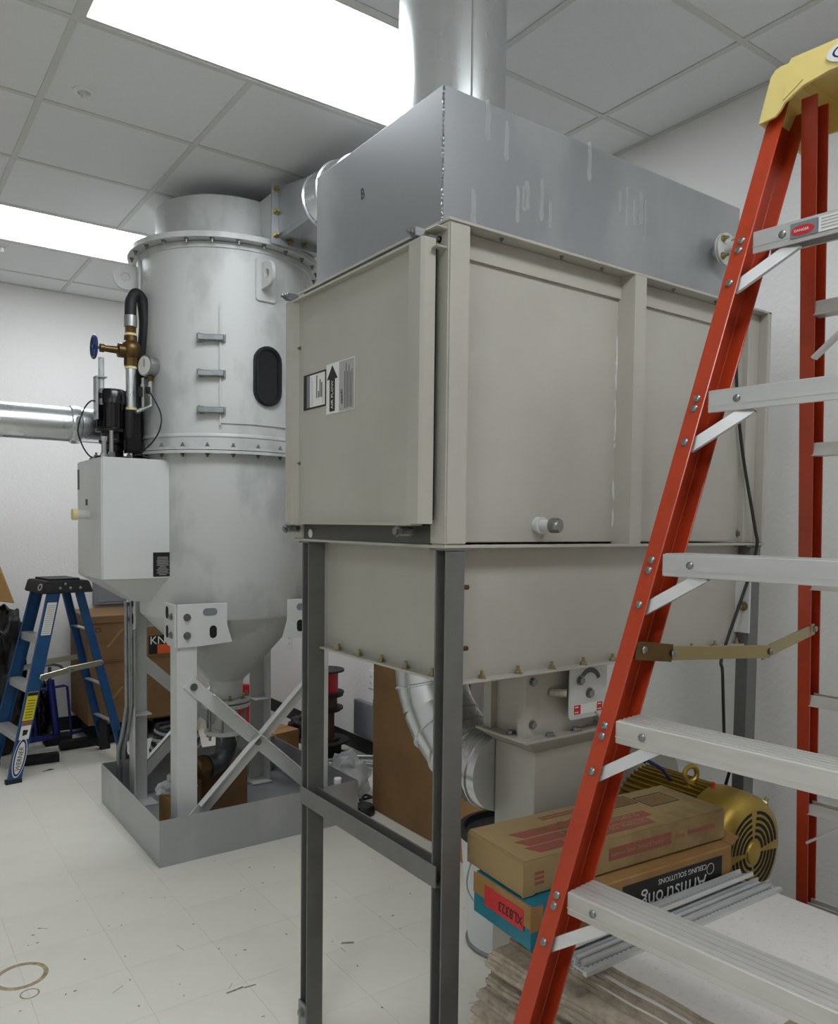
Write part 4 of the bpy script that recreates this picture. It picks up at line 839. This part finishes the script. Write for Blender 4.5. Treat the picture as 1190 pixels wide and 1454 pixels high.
# pail behind the cartons
def pail():
    c = (1.95, 2.13, 0); t = thing('pail', 'white pail with black rim ring standing behind the cartons', 'bucket', c)
    MB().lathe([(.145, .012), (.15, .015), (.178, .36), (.18, .405), (.172, .405), (.168, .37), (.14, .02)], c, n=48).build('body', 'bucket', t)
    MB().lathe([(.152, 0), (.158, .004), (.158, .012), (.15, .016)], c, n=48).build('bottom_ring', 'galv_dull', t); MB().lathe([(.176, .405), (.19, .408), (.19, .43), (.17, .432), (.165, .41)], c, n=48).build('rim_ring', 'black_rubber', t)
    MB().cyl((c[0], c[1], .36), (c[0], c[1], .37), .166, n=40).build('liner', 'black_matt', t)
    MB().tube(spline([(c[0]-.186, c[1]-.02, .39), (c[0]-.2, c[1]+.0, .25), (c[0]-.17, c[1]-.1, .18), (c[0]-.08, c[1]-.17, .16), (c[0]+.02, c[1]-.188, .25), (c[0]+.05, c[1]-.186, .39)], 6), .003, 8).build('bail', 'steel', t)
pail()
t = small_carton(2.36, 3.28, .22, .56, 1.28, 'tall upright brown carton standing behind the filter housing legs', 0, 'card_dark', .001)
MB().box(-.1112, -.11, -.28, .28, .55, .60).build('tape_strip', 'card_brown', t)
small_carton(2.35, 2.78, .25, .36, .42, 'low brown carton with white labels behind the pail', 0, 'card', .001)
# ------------------------------------------------------------------ orange step ladder (local: x = depth, y = width, z up)
def orange_ladder():
    a = math.radians(5.6)
    t = thing('step_ladder', 'tall orange fibreglass step ladder with aluminium steps and yellow top cap', 'ladder', (0, 0, 0), a)
    S0, S1 = .2857, -.1096
    UL = lambda z: .981+S1*z; UC = .5615; UR = lambda z: 2*UC-UL(z); W = lambda z: .866+S0*z
    WR = lambda z: 2.322-.32*z
    for side in (1, -1):
        u = UL if side > 0 else UR
        C = [(-.0165, 0), (.0165, 0), (.0165, .086), (-.0165, .086), (-.0165, .0815), (.012, .0815), (.012, .0045), (-.0165, .0045)]
        b = MB().sweep([(x*side, y) for x, y in C], (W(.02), u(.02), .02), (W(2.375), u(2.375), 2.375), (0, 1, 0), (1, 0, 0)); rl = b.build('front_rail', 'orange', t, bevel=.0012)
        MB().box(W(0)-.01, W(0)+.10, u(0)-.025, u(0)+.025, 0, .03).build('foot', 'black_rubber', rl, bevel=.004)
        ur = lambda z: u(z)-side*.045
        C2 = [(-.015, 0), (.015, 0), (.015, .055), (-.015, .055), (-.015, .051), (.011, .051), (.011, .004), (-.015, .004)]
        rr = MB().sweep([(x*side, y) for x, y in C2], (WR(.02), ur(.02), .02), (WR(2.37), ur(2.37), 2.37), (0, 1, 0), (1, 0, 0)).build('rear_rail', 'orange', t, bevel=.001)
        MB().box(WR(0)-.01, WR(0)+.07, ur(0)-.022, ur(0)+.022, 0, .03).build('foot', 'black_rubber', rr, bevel=.004)
    sm = None
    for k in range(7):
        z = 2.107-.3048*k; w0 = W(z)+.001
        ya, yb = UR(z)+.0125, UL(z)-.0125; ta = -.17+.0
        P = [(0, -.041), (0, 0), (.078, 0), (.078, -.028), (.074, -.028), (.074, -.004), (.004, -.004), (.004, -.041)]
        b = MB().sweep(P, (w0, ya+.006, z), (w0, yb-.006, z), (1, 0, 0), (0, 0, 1))
        st = b.build('step', 'alu_dirty' if k > 2 else 'alu', t, bevel=.0012)
        rd = MB()
        for q in range(5): rd.bar((w0+.010+q*.0145, ya+.008, z+.0004), (w0+.010+q*.0145, yb-.008, z+.0004), .007, .0024)
        rd.build('tread_ribs', 'alu_dirty' if k > 2 else 'alu', st)
        MB().bar((w0-.0004, ya+.006, z-.0285), (w0-.0004, yb-.006, z-.0285), .0012, .0012).build('face_line', 'alu', st)
        for side in (1, -1):
            u = UL if side > 0 else UR; yy = yb if side > 0 else ya
            put(RIVET, 'rivet', st, (w0-.0005, yy-side*.062, z-.019), (-1, 0, 0), s=.95)
            for dz in (-.012, -.031): put(RIVET, 'rivet', t, (W(z+dz)-.0004, u(z+dz), z+dz), (-1, 0, S0))
            put(RIVET, 'rivet', t, (W(z-.095)-.0004, u(z-.095)+side*.0, z-.095), (-1, 0, S0))
            p0 = V((W(z-.105)+.010, u(z-.105)-side*.004, z-.105)); p1 = V((w0+.012, yy-side*.085, z-.036))
            kb = MB().sweep([(-.011, 0), (.011, 0), (.011, .010), (.007, .010), (.007, .003), (-.007, .003), (-.007, .010), (-.011, .010)], p0, p1, (p1-p0).normalized().cross(V((1, 0, 0))), (1, 0, 0)); kb.build('knee_brace', 'alu', t)
    # step label
    z = 2.107; w0 = W(z)-.0006
    y0 = UL(z)-.09
    s = MB().box(w0-.0005, w0, y0-.048, y0, z-.033, z-.006).build('danger_label', 'greybox', t)
    MB().prism(ell(.021, .009, 24), (w0-.0006, y0-.022, z-.021), (0, -1, 0), (0, 0, 1), .0004).build('danger_oval', 'red_print', s); text('DANGER', .0065, 'white_print', s, (w0-.0013, y0-.007, z-.023), (0, -1, 0), (0, 0, 1))
    MB().box(w0-.0005, w0, y0-.16, y0-.05, z-.033, z-.006).build('label_text_field', 'white_print', t)
    for q in range(4): MB().box(w0-.0009, w0-.0005, y0-.15, y0-.054, z-.0115-q*.0055, z-.0095-q*.0055).build('print_line', 'grey_print', s)
    # rear bars
    for k, z in enumerate((2.0, 1.72, 1.42, 1.13, .83, .53, .23)):
        ya, yb = UR(z)+.055, UL(z)-.055; w = WR(z)+.004
        rb = MB().sweep([(0, -.014), (.035, -.014), (.035, .014), (.031, .014), (.031, -.010), (.004, -.010), (.004, .014), (0, .014)], (w, ya, z), (w, yb, z), (1, 0, 0), (0, 0, 1)).build('rear_bar', 'alu_dirty', t)
        if k in (0, 4):
            for side in (1, -1):
                yy = yb if side > 0 else ya; dz = -.10 if k == 0 else -.09
                MB().bar((w+.012, yy-side*.0, z+dz), (w+.012, yy-side*.1, z-.012), .006, .022, (1, 0, 0)).build('rear_brace', 'alu_dirty', t)
    # spreaders
    for side in (1, -1):
        u = UL if side > 0 else UR; z = 1.318; zz = 1.295
        A = V((W(z)+.035, u(z)+side*-.010, z)); B = V((W(z)+.10, u(z)-side*.035, z-.01)); Cc = V((1.66, u(z)-side*.075, 1.285)); D = V((WR(1.31)+.03, u(1.31)-side*.055, 1.31))
        MB().bar(A+V((-.02, 0, 0)), B, .004, .034).build('spreader_bracket', 'brass', t, bevel=.001)
        MB().bar(B, Cc, .005, .027).build('spreader_arm', 'brassbolt', t, bevel=.001); MB().bar(Cc+V((-.02, side*.006, -.004)), D, .005, .027).build('spreader_arm', 'brassbolt', t, bevel=.001)
        for p in (A+V((0, -side*.003, 0)), B, Cc, D): put(RIVET, 'rivet', t, p-V((0, side*.004, 0)), (0, -side, 0))
        MB().bar(D+V((.0, -side*.004, -.03)), D+V((.0, -side*.004, .045)), .004, .016).build('spreader_lock', 'brassbolt', t, bevel=.001)
    # top cap
    zt = 2.418; ue = .747
    prof = [(ue, 2.325), (.726, 2.404), (.718, 2.414), (.708, 2.417), (.692, 2.417), (.688, 2.424)]
    top = prof+[(2*UC-y, z) for y, z in prof[::-1]]
    low = [(2*UC-.716, 2.328), (2*UC-.706, 2.336), (2*UC-.698, 2.348), (2*UC-.665, 2.366), (2*UC-.62, 2.374), (.62, 2.374), (.665, 2.366), (.698, 2.348), (.706, 2.336), (.716, 2.328)]
    b = MB(); b.prism(top+low, (W(2.35)-.028, 0, 0), (0, 1, 0), (0, 0, 1), .006)
    b.prism([(y, z) for y, z in top+[(2*UC-.716, 2.33), (2*UC-.70, 2.352), (.70, 2.352), (.716, 2.33)]], (W(2.35)+.165, 0, 0), (0, 1, 0), (0, 0, 1), .006)
    x0, x1 = W(2.35)-.025, W(2.35)+.17
    b.sweep([(.688, 2.424), (.688, 2.416), (2*UC-.688, 2.416), (2*UC-.688, 2.424)], (x0, 0, 0), (x1, 0, 0), (0, 1, 0), (0, 0, 1))
    for s in (1, -1):
        f = (lambda y: y) if s > 0 else (lambda y: 2*UC-y)
        b.sweep([(f(.747), 2.325), (f(.726), 2.404), (f(.718), 2.414), (f(.708), 2.417), (f(.688), 2.417), (f(.688), 2.411), (f(.708), 2.411), (f(.72), 2.402), (f(.741), 2.325)], (x0, 0, 0), (x1, 0, 0), (0, 1, 0), (0, 0, 1))
    cap = b.build('top_cap', 'cap_yellow', t, ang=30)
    xf = W(2.35)-.0285
    for s in (1, -1):
        f = (lambda y: y) if s > 0 else (lambda y: 2*UC-y)
        MB().prism([(f(.70), 2.352), (f(.665), 2.376), (f(.682), 2.402), (f(.695), 2.393)], (xf+.0002, 0, 0), (0, 1, 0), (0, 0, 1), -.0016).build('molded_rib', 'cap_yellow', cap)
    ov = MB().prism(ell(.062, .0225, 36), (xf-.001, UC, 2.398), (0, -1, 0), (0, 0, 1), .0015).build('oval_badge', 'white_print', cap)
    MB().pring(ell(.052, .017, 36), ell(.048, .0145, 36), (xf-.0012, UC, 2.398), (0, -1, 0), (0, 0, 1), .0014).build('badge_ring', 'blue_dark', ov); text('WERNER', .021, 'ink', ov, (xf-.003, UC, 2.391), (0, -1, 0), (0, 0, 1), align='CENTER', sx=.9)
orange_ladder()
# ------------------------------------------------------------------ blue step ladder
def blue_ladder():
    t = thing('step_ladder', 'small blue fibreglass step ladder with black top cap by the left wall', 'ladder', (.684, 5.062, 0), math.radians(7.8))
    H = 1.15; XF = lambda z: .0+.27*z/H; XR = lambda z: .69-.27*z/H; YN = lambda z: .0+.07*z/H; YF = lambda z: .46-.07*z/H; RN = lambda z: .03+.055*z/H; RF = lambda z: .385-.03*z/H
    for nm, X_, Y_, s, dp in (('front_rail', XF, YN, 1, .075), ('front_rail', XF, YF, -1, .075), ('rear_rail', XR, RN, 1, .05), ('rear_rail', XR, RF, -1, .05)):
        C = [(0, 0), (dp, 0), (dp, .026), (dp-.004, .026), (dp-.004, .004), (.004, .004), (.004, .026), (0, .026)]
        o = MB().sweep([(x, y*s) for x, y in C], (X_(.02), Y_(.02), .02), (X_(H-.01), Y_(H-.01), H-.01), (1, 0, 0), (0, 1, 0)).build(nm, 'blue', t, bevel=.001)
        MB().box(X_(0)-.006, X_(0)+dp+.006, min(Y_(0), Y_(0)+s*.03)-.002, max(Y_(0), Y_(0)+s*.03)+.002, 0, .025).build('foot', 'black_rubber', o)
        if nm == 'rear_rail': MB().box(X_(.08)-.002, X_(.08)+dp+.004, min(Y_(.05)-.003*s, Y_(.05)+s*.03), max(Y_(.05)-.003*s, Y_(.05)+s*.03), .025, .20).build('foot_guard', 'black_rubber', o)
    for z in (.27, .555, .84):
        st = MB().box(XF(z)+.004, XF(z)+.074, YN(z)+.004, YF(z)-.004, z-.004, z).box(XF(z)+.004, XF(z)+.008, YN(z)+.004, YF(z)-.004, z-.045, z-.004).build('step', 'alu', t)
        rd = MB()
        for q in range(5): rd.bar((XF(z)+.014+q*.012, YN(z)+.005, z+.0008), (XF(z)+.014+q*.012, YF(z)-.005, z+.0008), .005, .002)
        rd.build('tread_ribs', 'alu', st)
    for z in (.25, .50, .86): MB().box(XR(z)+.01, XR(z)+.04, RN(z)+.003, RF(z)-.003, z-.004, z+.004).build('rear_bar', 'alu', t)
    b = MB(); b.add([(.225, .055, H-.05), (.53, .055, H-.05), (.53, .405, H-.05), (.225, .405, H-.05), (.245, .065, H+.025), (.505, .065, H+.025), (.505, .395, H+.025), (.245, .395, H+.025)], [(0, 3, 2, 1), (4, 5, 6, 7), (0, 1, 5, 4), (1, 2, 6, 5), (2, 3, 7, 6), (3, 0, 4, 7)])
    cap = b.build('top_cap', 'black_rubber', t, bevel=.006, seg=2); MB().box(.28, .46, .10, .36, H+.025, H+.038).build('cap_tray', 'black_rubber', cap)
    n = V((-.075, 0, .02)).normalized(); MB().pring(ell(.035, .022, 24), ell(.024, .014, 24), (.233, .12, H-.012), (0, -1, 0), (.26, 0, .97), .003).build('cap_emblem', 'grey_print', cap)
    for x in (.33, .39, .36, .45): put(RIVET, 'rivet', cap, (x, .0595, H-.02 if x != .36 else H+.005), (0, -1, .1), s=1.2)
    # spreaders
    for Yf, s in ((0.0, -1), (.43, 1)):
        z = .60; p = V((XF(z)+.06, YN(z)-.004 if s < 0 else YF(z)+.004, z)); q = V((XR(z)+.03, RN(z)-.004 if s < 0 else RF(z)+.004, z+.05)); m = (p+q)/2+V((0, 0, .005))
        MB().bar(p, m, .006, .035).build('spreader_arm', 'zinc', t, bevel=.002); MB().bar(m-V((.03, s*-.004, 0)), q, .006, .035).build('spreader_arm', 'zinc', t, bevel=.002)
        for k in (p, m, q): put(RIVET, 'rivet', t, k+V((0, s*.004, 0)), (0, s, 0), s=1.3)
    # stickers on the near front rail, along the rail
    def along(z, w, h, m, name, par, off=.0012):
        d = V((.27, .07, H)).normalized(); c = V((XF(z)+.0375, YN(z)-off, z)); e = V((1, 0, 0)); nn = e.cross(d)
        return MB().prism(rrect(w, h, .003), c, e, d, .0008).build(name, m, par), c, d
    l, c, d = along(.95, .055, .20, 'white_print', 'instruction_label', t)
    for k in range(14): MB().prism([(-.022, 0), (.022, 0), (.022, .004), (-.022, .004)], c+d*(-.09+k*.013)-V((0, .0011, 0)), (1, 0, 0), d, .0003).build('print_line', 'grey_print', l)
    l, c, d = along(.44, .06, .17, 'yellow_print', 'warning_label', t); MB().prism([(-.029, 0), (.029, 0), (.029, .02), (-.029, .02)], c+d*.062-V((0, .0011, 0)), (1, 0, 0), d, .0003).build('label_band', 'black_print', l)
    for k in range(7): MB().prism([(-.02, 0), (.02, 0), (.02, .004), (-.02, .004)], c+d*(-.07+k*.017)-V((0, .0011, 0)), (1, 0, 0), d, .0003).build('print_line', 'ink', l)
    l, c, d = along(.30, .055, .105, 'white_print', 'danger_label', t); MB().prism([(-.027, 0), (.027, 0), (.027, .022), (-.027, .022)], c+d*.03-V((0, .0011, 0)), (1, 0, 0), d, .0003).build('label_band', 'card_red', l); MB().prism([(-.012, -.02), (.012, -.015), (.016, .012), (-.014, .016)], c-d*.01-V((0, .0011, 0)), (1, 0, 0), d, .0003).build('falling_figure', 'black_print', l)
    z = .145; d = V((.27, .07, H)).normalized(); c = V((XF(z)+.0375, YN(z)-.0012, z)); l = MB().prism(ell(.036, .115, 32), c, (1, 0, 0), d, .0008).build('brand_oval', 'white_print', t)
    MB().prism(ell(.032, .108, 32), c-V((0, .0009, 0)), (1, 0, 0), d, .0003).build('oval_field', 'blue_dark', l); MB().prism(ell(.024, .095, 32), c-V((0, .0013, 0)), (1, 0, 0), d, .0003).build('oval_field', 'white_print', l)
    text('WERNER', .038, 'ink', l, c-V((-.013, .0040, 0))-d*.078, d, V((-1, 0, 0)), sx=.92)
blue_ladder()
# ------------------------------------------------------------------ things along the left wall
def left_wall_things():
    p = thing('pallet', 'dark pallet under the stacked brown cartons by the left wall', 'pallet', (1.62, 5.86, 0))
    for x in (1.36, 1.62, 1.88): MB().box(x-.04, x+.04, 5.62, 6.10, 0, .13).build('runner', 'black_matt', p)
    for y in (5.64, 5.76, 5.88, 6.0): MB().box(1.30, 1.94, y, y+.09, .13, .15).build('slat', 'spool_black', p)
    for z, h, lb in ((.151, .435, 'big brown carton, lower of the stack behind the tower'), (.588, .31, 'big brown lidded carton on top of the stack behind the tower')):
        t = thing('carton', lb, 'box', (1.62, 5.86, z), local=True)
        b = MB().box(-.37, .37, -.27, .25, 0, h).build('body', 'card_dark', t, bevel=.004)
        MB().box(-.375, .375, -.275, .255, h-.05 if z > .5 else h-.002, h+.001).build('lid', 'card_dark', t, bevel=.003); MB().box(-.3705, .3705, -.2708, -.27, h*.5, h*.5+.004).build('crease', 'card_brown', t)
        if z > .5:
            MB().pring(ell(.022, .016, 20), ell(.018, .013, 20), (-.30, -.2702, .215), (1, 0, 0), (0, 0, 1), .001).build('stamp_ring', 'ink', t)
            q = MB().box(.04, .30, -.2715, -.27, .02, .15).build('printed_panel', 'black_print', t); MB().box(.10, .30, -.2722, -.2715, .02, .085).build('orange_panel', 'orange_print', t); text('KN', .08, 'white_print', t, (.045, -.2726, .09), (1, 0, 0), (0, 0, 1))
        MB().prism([(0, 0), (.02, 0), (.12, .12), (.10, .12)], (-.25, -.2704, h*.3), (1, 0, 0), (0, 0, 1), .0006).build('scrape', 'card', t)
    # flat electrical box on the wall
    t = thing('electrical_panel', 'grey metal electrical panel on the left wall behind the reservoir', 'electrical panel', (1.6, YW-.06, .9))
    MB().box(1.42, 1.78, YW-.06, YW-.001, .92, 1.45).build('box', 'greybox', t, bevel=.004); MB().box(1.44, 1.76, YW-.064, YW-.06, .94, 1.43).build('cover', 'greybox', t, bevel=.003)
    # hand pump jack (blue) and dark bars
    t = thing('hand_truck', 'dark blue tubular stand with looped grey handle behind the blue ladder', 'hand truck', (1.02, 5.78, 0))
    MB().tube([(1.03, 5.84, .06), (1.0, 5.88, .44)], .025, 14).build('mast', 'blue_dark', t)
    MB().tube([(.90, 5.84, .06), (.885, 5.88, .36), (.89, 5.882, .375), (1.09, 5.885, .39), (1.11, 5.884, .38), (1.125, 5.84, .06)], .009, 8).build('hoop', 'blue_dark', t)
    MB().tube([V((.995+.085*math.cos(a), 5.885, .51+.035*math.sin(a))) for a in [2*PI*k/28 for k in range(28)]], .009, 8, True).build('handle', 'castiron', t); MB().cyl((.998, 5.885, .44), (.998, 5.885, .53), .012, n=10).build('handle_post', 'castiron', t)
    MB().tube([(1.05, 5.82, .05), (.80, 5.70, .07)], .011, 8).tube([(1.05, 5.84, .045), (.78, 5.78, .08)], .011, 8).tube([(1.05, 5.84, .045), (1.24, 5.88, .06)], .011, 8).build('base_tubes', 'blue_dark', t); MB().box(.95, 1.12, 5.78, 5.90, 0, .06).build('base', 'black_matt', t); t.location.x += .07
    for (p0, p1, lb) in (((.78, 5.42, .03), (1.03, 5.40, .03), 'short black bar lying on the floor under the blue ladder'), ((1.08, 5.64, .035), (1.45, 5.66, .035), 'long black bar lying on the floor behind the blue ladder')):
        o = MB().bar(p0, p1, .06, .055).build('steel_bar', 'black_matt', bevel=.004); tag(o, lb, 'bar', 'bars on the floor'); MB
    o = MB().prism([(0, 0), (.07, .01), (.05, .03)], (.9, 5.22, 0), (1, 0, 0), (0, 1, 0), .002).build('debris_scrap', 'black_matt'); tag(o, 'tiny black scrap on the floor by the blue ladder', 'scrap')
    o = MB().blob((.70, 5.86, .45), (.20, .2, .50), .35, 2.2, 4, 5, flat=.001).build('trash_bag', 'bagblack', ang=80); tag(o, 'tall crumpled black plastic bag left of the blue ladder', 'bag')
    o = MB().blob((1.02, 6.03, .17), (.08, .09, .24), .35, 2.0, 8, 5, flat=.001).build('trash_bag', 'bagblack', ang=80); tag(o, 'lower black plastic bag behind the blue ladder', 'bag')
    t = thing('carton', 'crumpled brown carton leaning on top of the black bag', 'box', (.71, 5.80, 1.06), local=True); b = MB(); b.sweep([(-.2, 0), (.12, -.06), (.0, .30), (-.25, .32)], (0, -.1, 0), (0, .1, 0), (1, 0, 0), (0, 0, 1)); b.build('body', 'card', t, bevel=.006); MB().bar((-.2, -.101, .16), (.05, -.101, .13), .002, .004).build('crease', 'card_brown', t)
left_wall_things()
# ------------------------------------------------------------------ things by the right wall behind the tower
def right_wall_things():
    def spool(x, y, z, r, h, core, mcore, mfl, label):
        t = thing('wire_spool', label, 'spool', (x, y, z), group='wire spools stacked by the right wall')
        MB().lathe([(r, 0), (r, .012)], (x, y, z), n=32).build('flange', mfl, t); MB().lathe([(r, h-.012), (r, h)], (x, y, z), n=32).build('flange', mfl, t); MB().lathe([(core, .012), (core, h-.012)], (x, y, z), n=32).build('winding', mcore, t)
    spool(2.50, 4.55, .0, .16, .12, .11, 'spool_black', 'spool_black', 'wide black wire spool at the bottom of the stack')
    spool(2.50, 4.55, .122, .10, .20, .062, 'spool_copper', 'spool_black', 'dark brown wire spool in the middle of the stack')
    spool(2.50, 4.55, .324, .12, .10, .08, 'spool_copper', 'spool_black', 'brown wire spool second from the top of the stack')
    spool(2.50, 4.55, .426, .125, .16, .085, 'wire_red', 'spool_black', 'red wire spool on top of the stack by the wall')
    t = thing('junction_box', 'flat grey metal box on the right wall above the floor', 'electrical box', (XW-.05, 4.42, .12)); MB().box(XW-.04, XW-.001, 4.25, 4.55, .125, .36).build('box', 'greybox', t, bevel=.003); MB().box(XW-.044, XW-.04, 4.26, 4.54, .135, .35).build('cover', 'greybox', t)
    for (y, z, lb) in ((4.386, .515, 'white duplex wall outlet above the grey wall box'), (5.60, .62, 'white wall outlet between the tower legs near the corner')):
        t = thing('power_outlet', lb, 'outlet', (XW-.004, y, z), group='wall outlets'); MB().box(XW-.006, XW-.001, y-.036, y+.036, z-.06, z+.06).build('cover_plate', 'white_print', t, bevel=.002)
        for dz in (-.022, .022): 
            MB().prism(stadium(.026, .03), (XW-.0062, y, z+dz), (0, -1, 0), (0, 0, 1), .001).build('socket', 'dial', t); MB().box(XW-.0078, XW-.0072, y-.008, y-.005, z+dz-.005, z+dz+.005).box(XW-.0078, XW-.0072, y+.005, y+.008, z+dz-.005, z+dz+.005).build('slots', 'black_matt', t)
    o = MB().tube(spline([(2.66, 4.0, .04), (2.58, 4.18, .03), (2.50, 4.28, .02), (2.40, 4.35, .018), (2.25, 4.38, .018)], 6), .016, 12).build('flexible_conduit', 'galv_dull'); tag(o, 'silver flexible conduit lying on the floor, nearer one', 'conduit', 'flexible conduits on the floor')
    o = MB().tube(spline([(2.70, 4.2, .05), (2.6, 4.33, .035), (2.5, 4.38, .022), (2.35, 4.42, .018), (2.2, 4.42, .018)], 6), .016, 12).build('flexible_conduit', 'galv_dull'); tag(o, 'silver flexible conduit lying on the floor, farther one', 'conduit', 'flexible conduits on the floor')
    t = thing('fire_extinguisher', 'red fire extinguisher standing behind the tower braces', 'extinguisher', (2.33, 5.2, 0)); MB().lathe([(.07, 0), (.075, .01), (.075, .36), (.05, .41), (.025, .43), (.025, .45)], (2.33, 5.2, 0), n=32).build('cylinder', 'ext_red', t); MB().box(2.31, 2.35, 5.14, 5.26, .45, .49).build('valve_head', 'black_matt', t); MB().tube(spline([(2.33, 5.14, .46), (2.30, 5.09, .42), (2.28, 5.1, .25), (2.29, 5.12, .12)], 5), .01, 8).build('hose', 'black_rubber', t); MB().box(2.27, 2.272, 5.15, 5.22, .15, .30).build('label', 'white_print', t)
    o = MB().prism([(-.2, 0), (.2, 0), (.16, .34), (-.18, .3)], (2.40, 5.55, .0), V((.5, -.86, 0)), V((.1, .05, 1)).normalized(), .05).build('red_case', 'ext_red', bevel=.01); tag(o, 'red plastic case standing on the floor near the extinguisher', 'case')
    small_carton(2.30, 4.84, .2, .2, .15, 'small brown carton on the floor by the wire spools', .2, 'card', .001)
    for k, (x, y, z) in enumerate(((1.72, 5.2, .0),)):
        t = thing('cable_coil', 'coil of grey cable lying on the floor behind the tower', 'cable', (x, y, z))
        for q in range(7):
            MB().tube([V((x+(.16-.006*q)*math.cos(a), y+(.16-.006*q)*math.sin(a), .02+q*.026+.006*math.sin(3*a+q))) for a in [2*PI*i/36 for i in range(36)]], .012, 8, True).build('loop', 'cablegrey' if q % 2 else 'black_rubber', t)
    o = MB().blob((2.25, 3.82, .1), (.12, .1, .13), .4, 2.2, 6, 4, flat=.001).build('plastic_bag', 'bag_clear', ang=80); tag(o, 'crumpled clear plastic bag beside the drip tray', 'bag')
    o = MB().tube(spline([(2.25, 3.7, .006), (2.32, 3.66, .02), (2.3, 3.58, .03), (2.24, 3.56, .012), (2.22, 3.62, .02), (2.28, 3.68, .035), (2.34, 3.64, .012), (2.42, 3.7, .006)], 6), .007, 8).build('cord_tangle', 'black_rubber'); tag(o, 'small tangle of black cord on the floor beside the drip tray', 'cord')
    o = MB().blob((2.60, 5.0, .06), (.10, .2, .10), .3, 2.4, 12, 4, flat=.001).build('dark_mound', 'bagblack', ang=80); tag(o, 'dark crumpled mound on the floor along the right wall', 'tarp')  # low dark crumpled blob along the foot of the wall
    o = MB().lathe([(.055, 0), (.06, .01), (.06, .035), (.05, .05)], (2.17, 3.52, .0), n=24).build('rubber_disc', 'black_rubber'); tag(o, 'small black rubber disc on the floor at the tray corner', 'rubber disc')
right_wall_things()
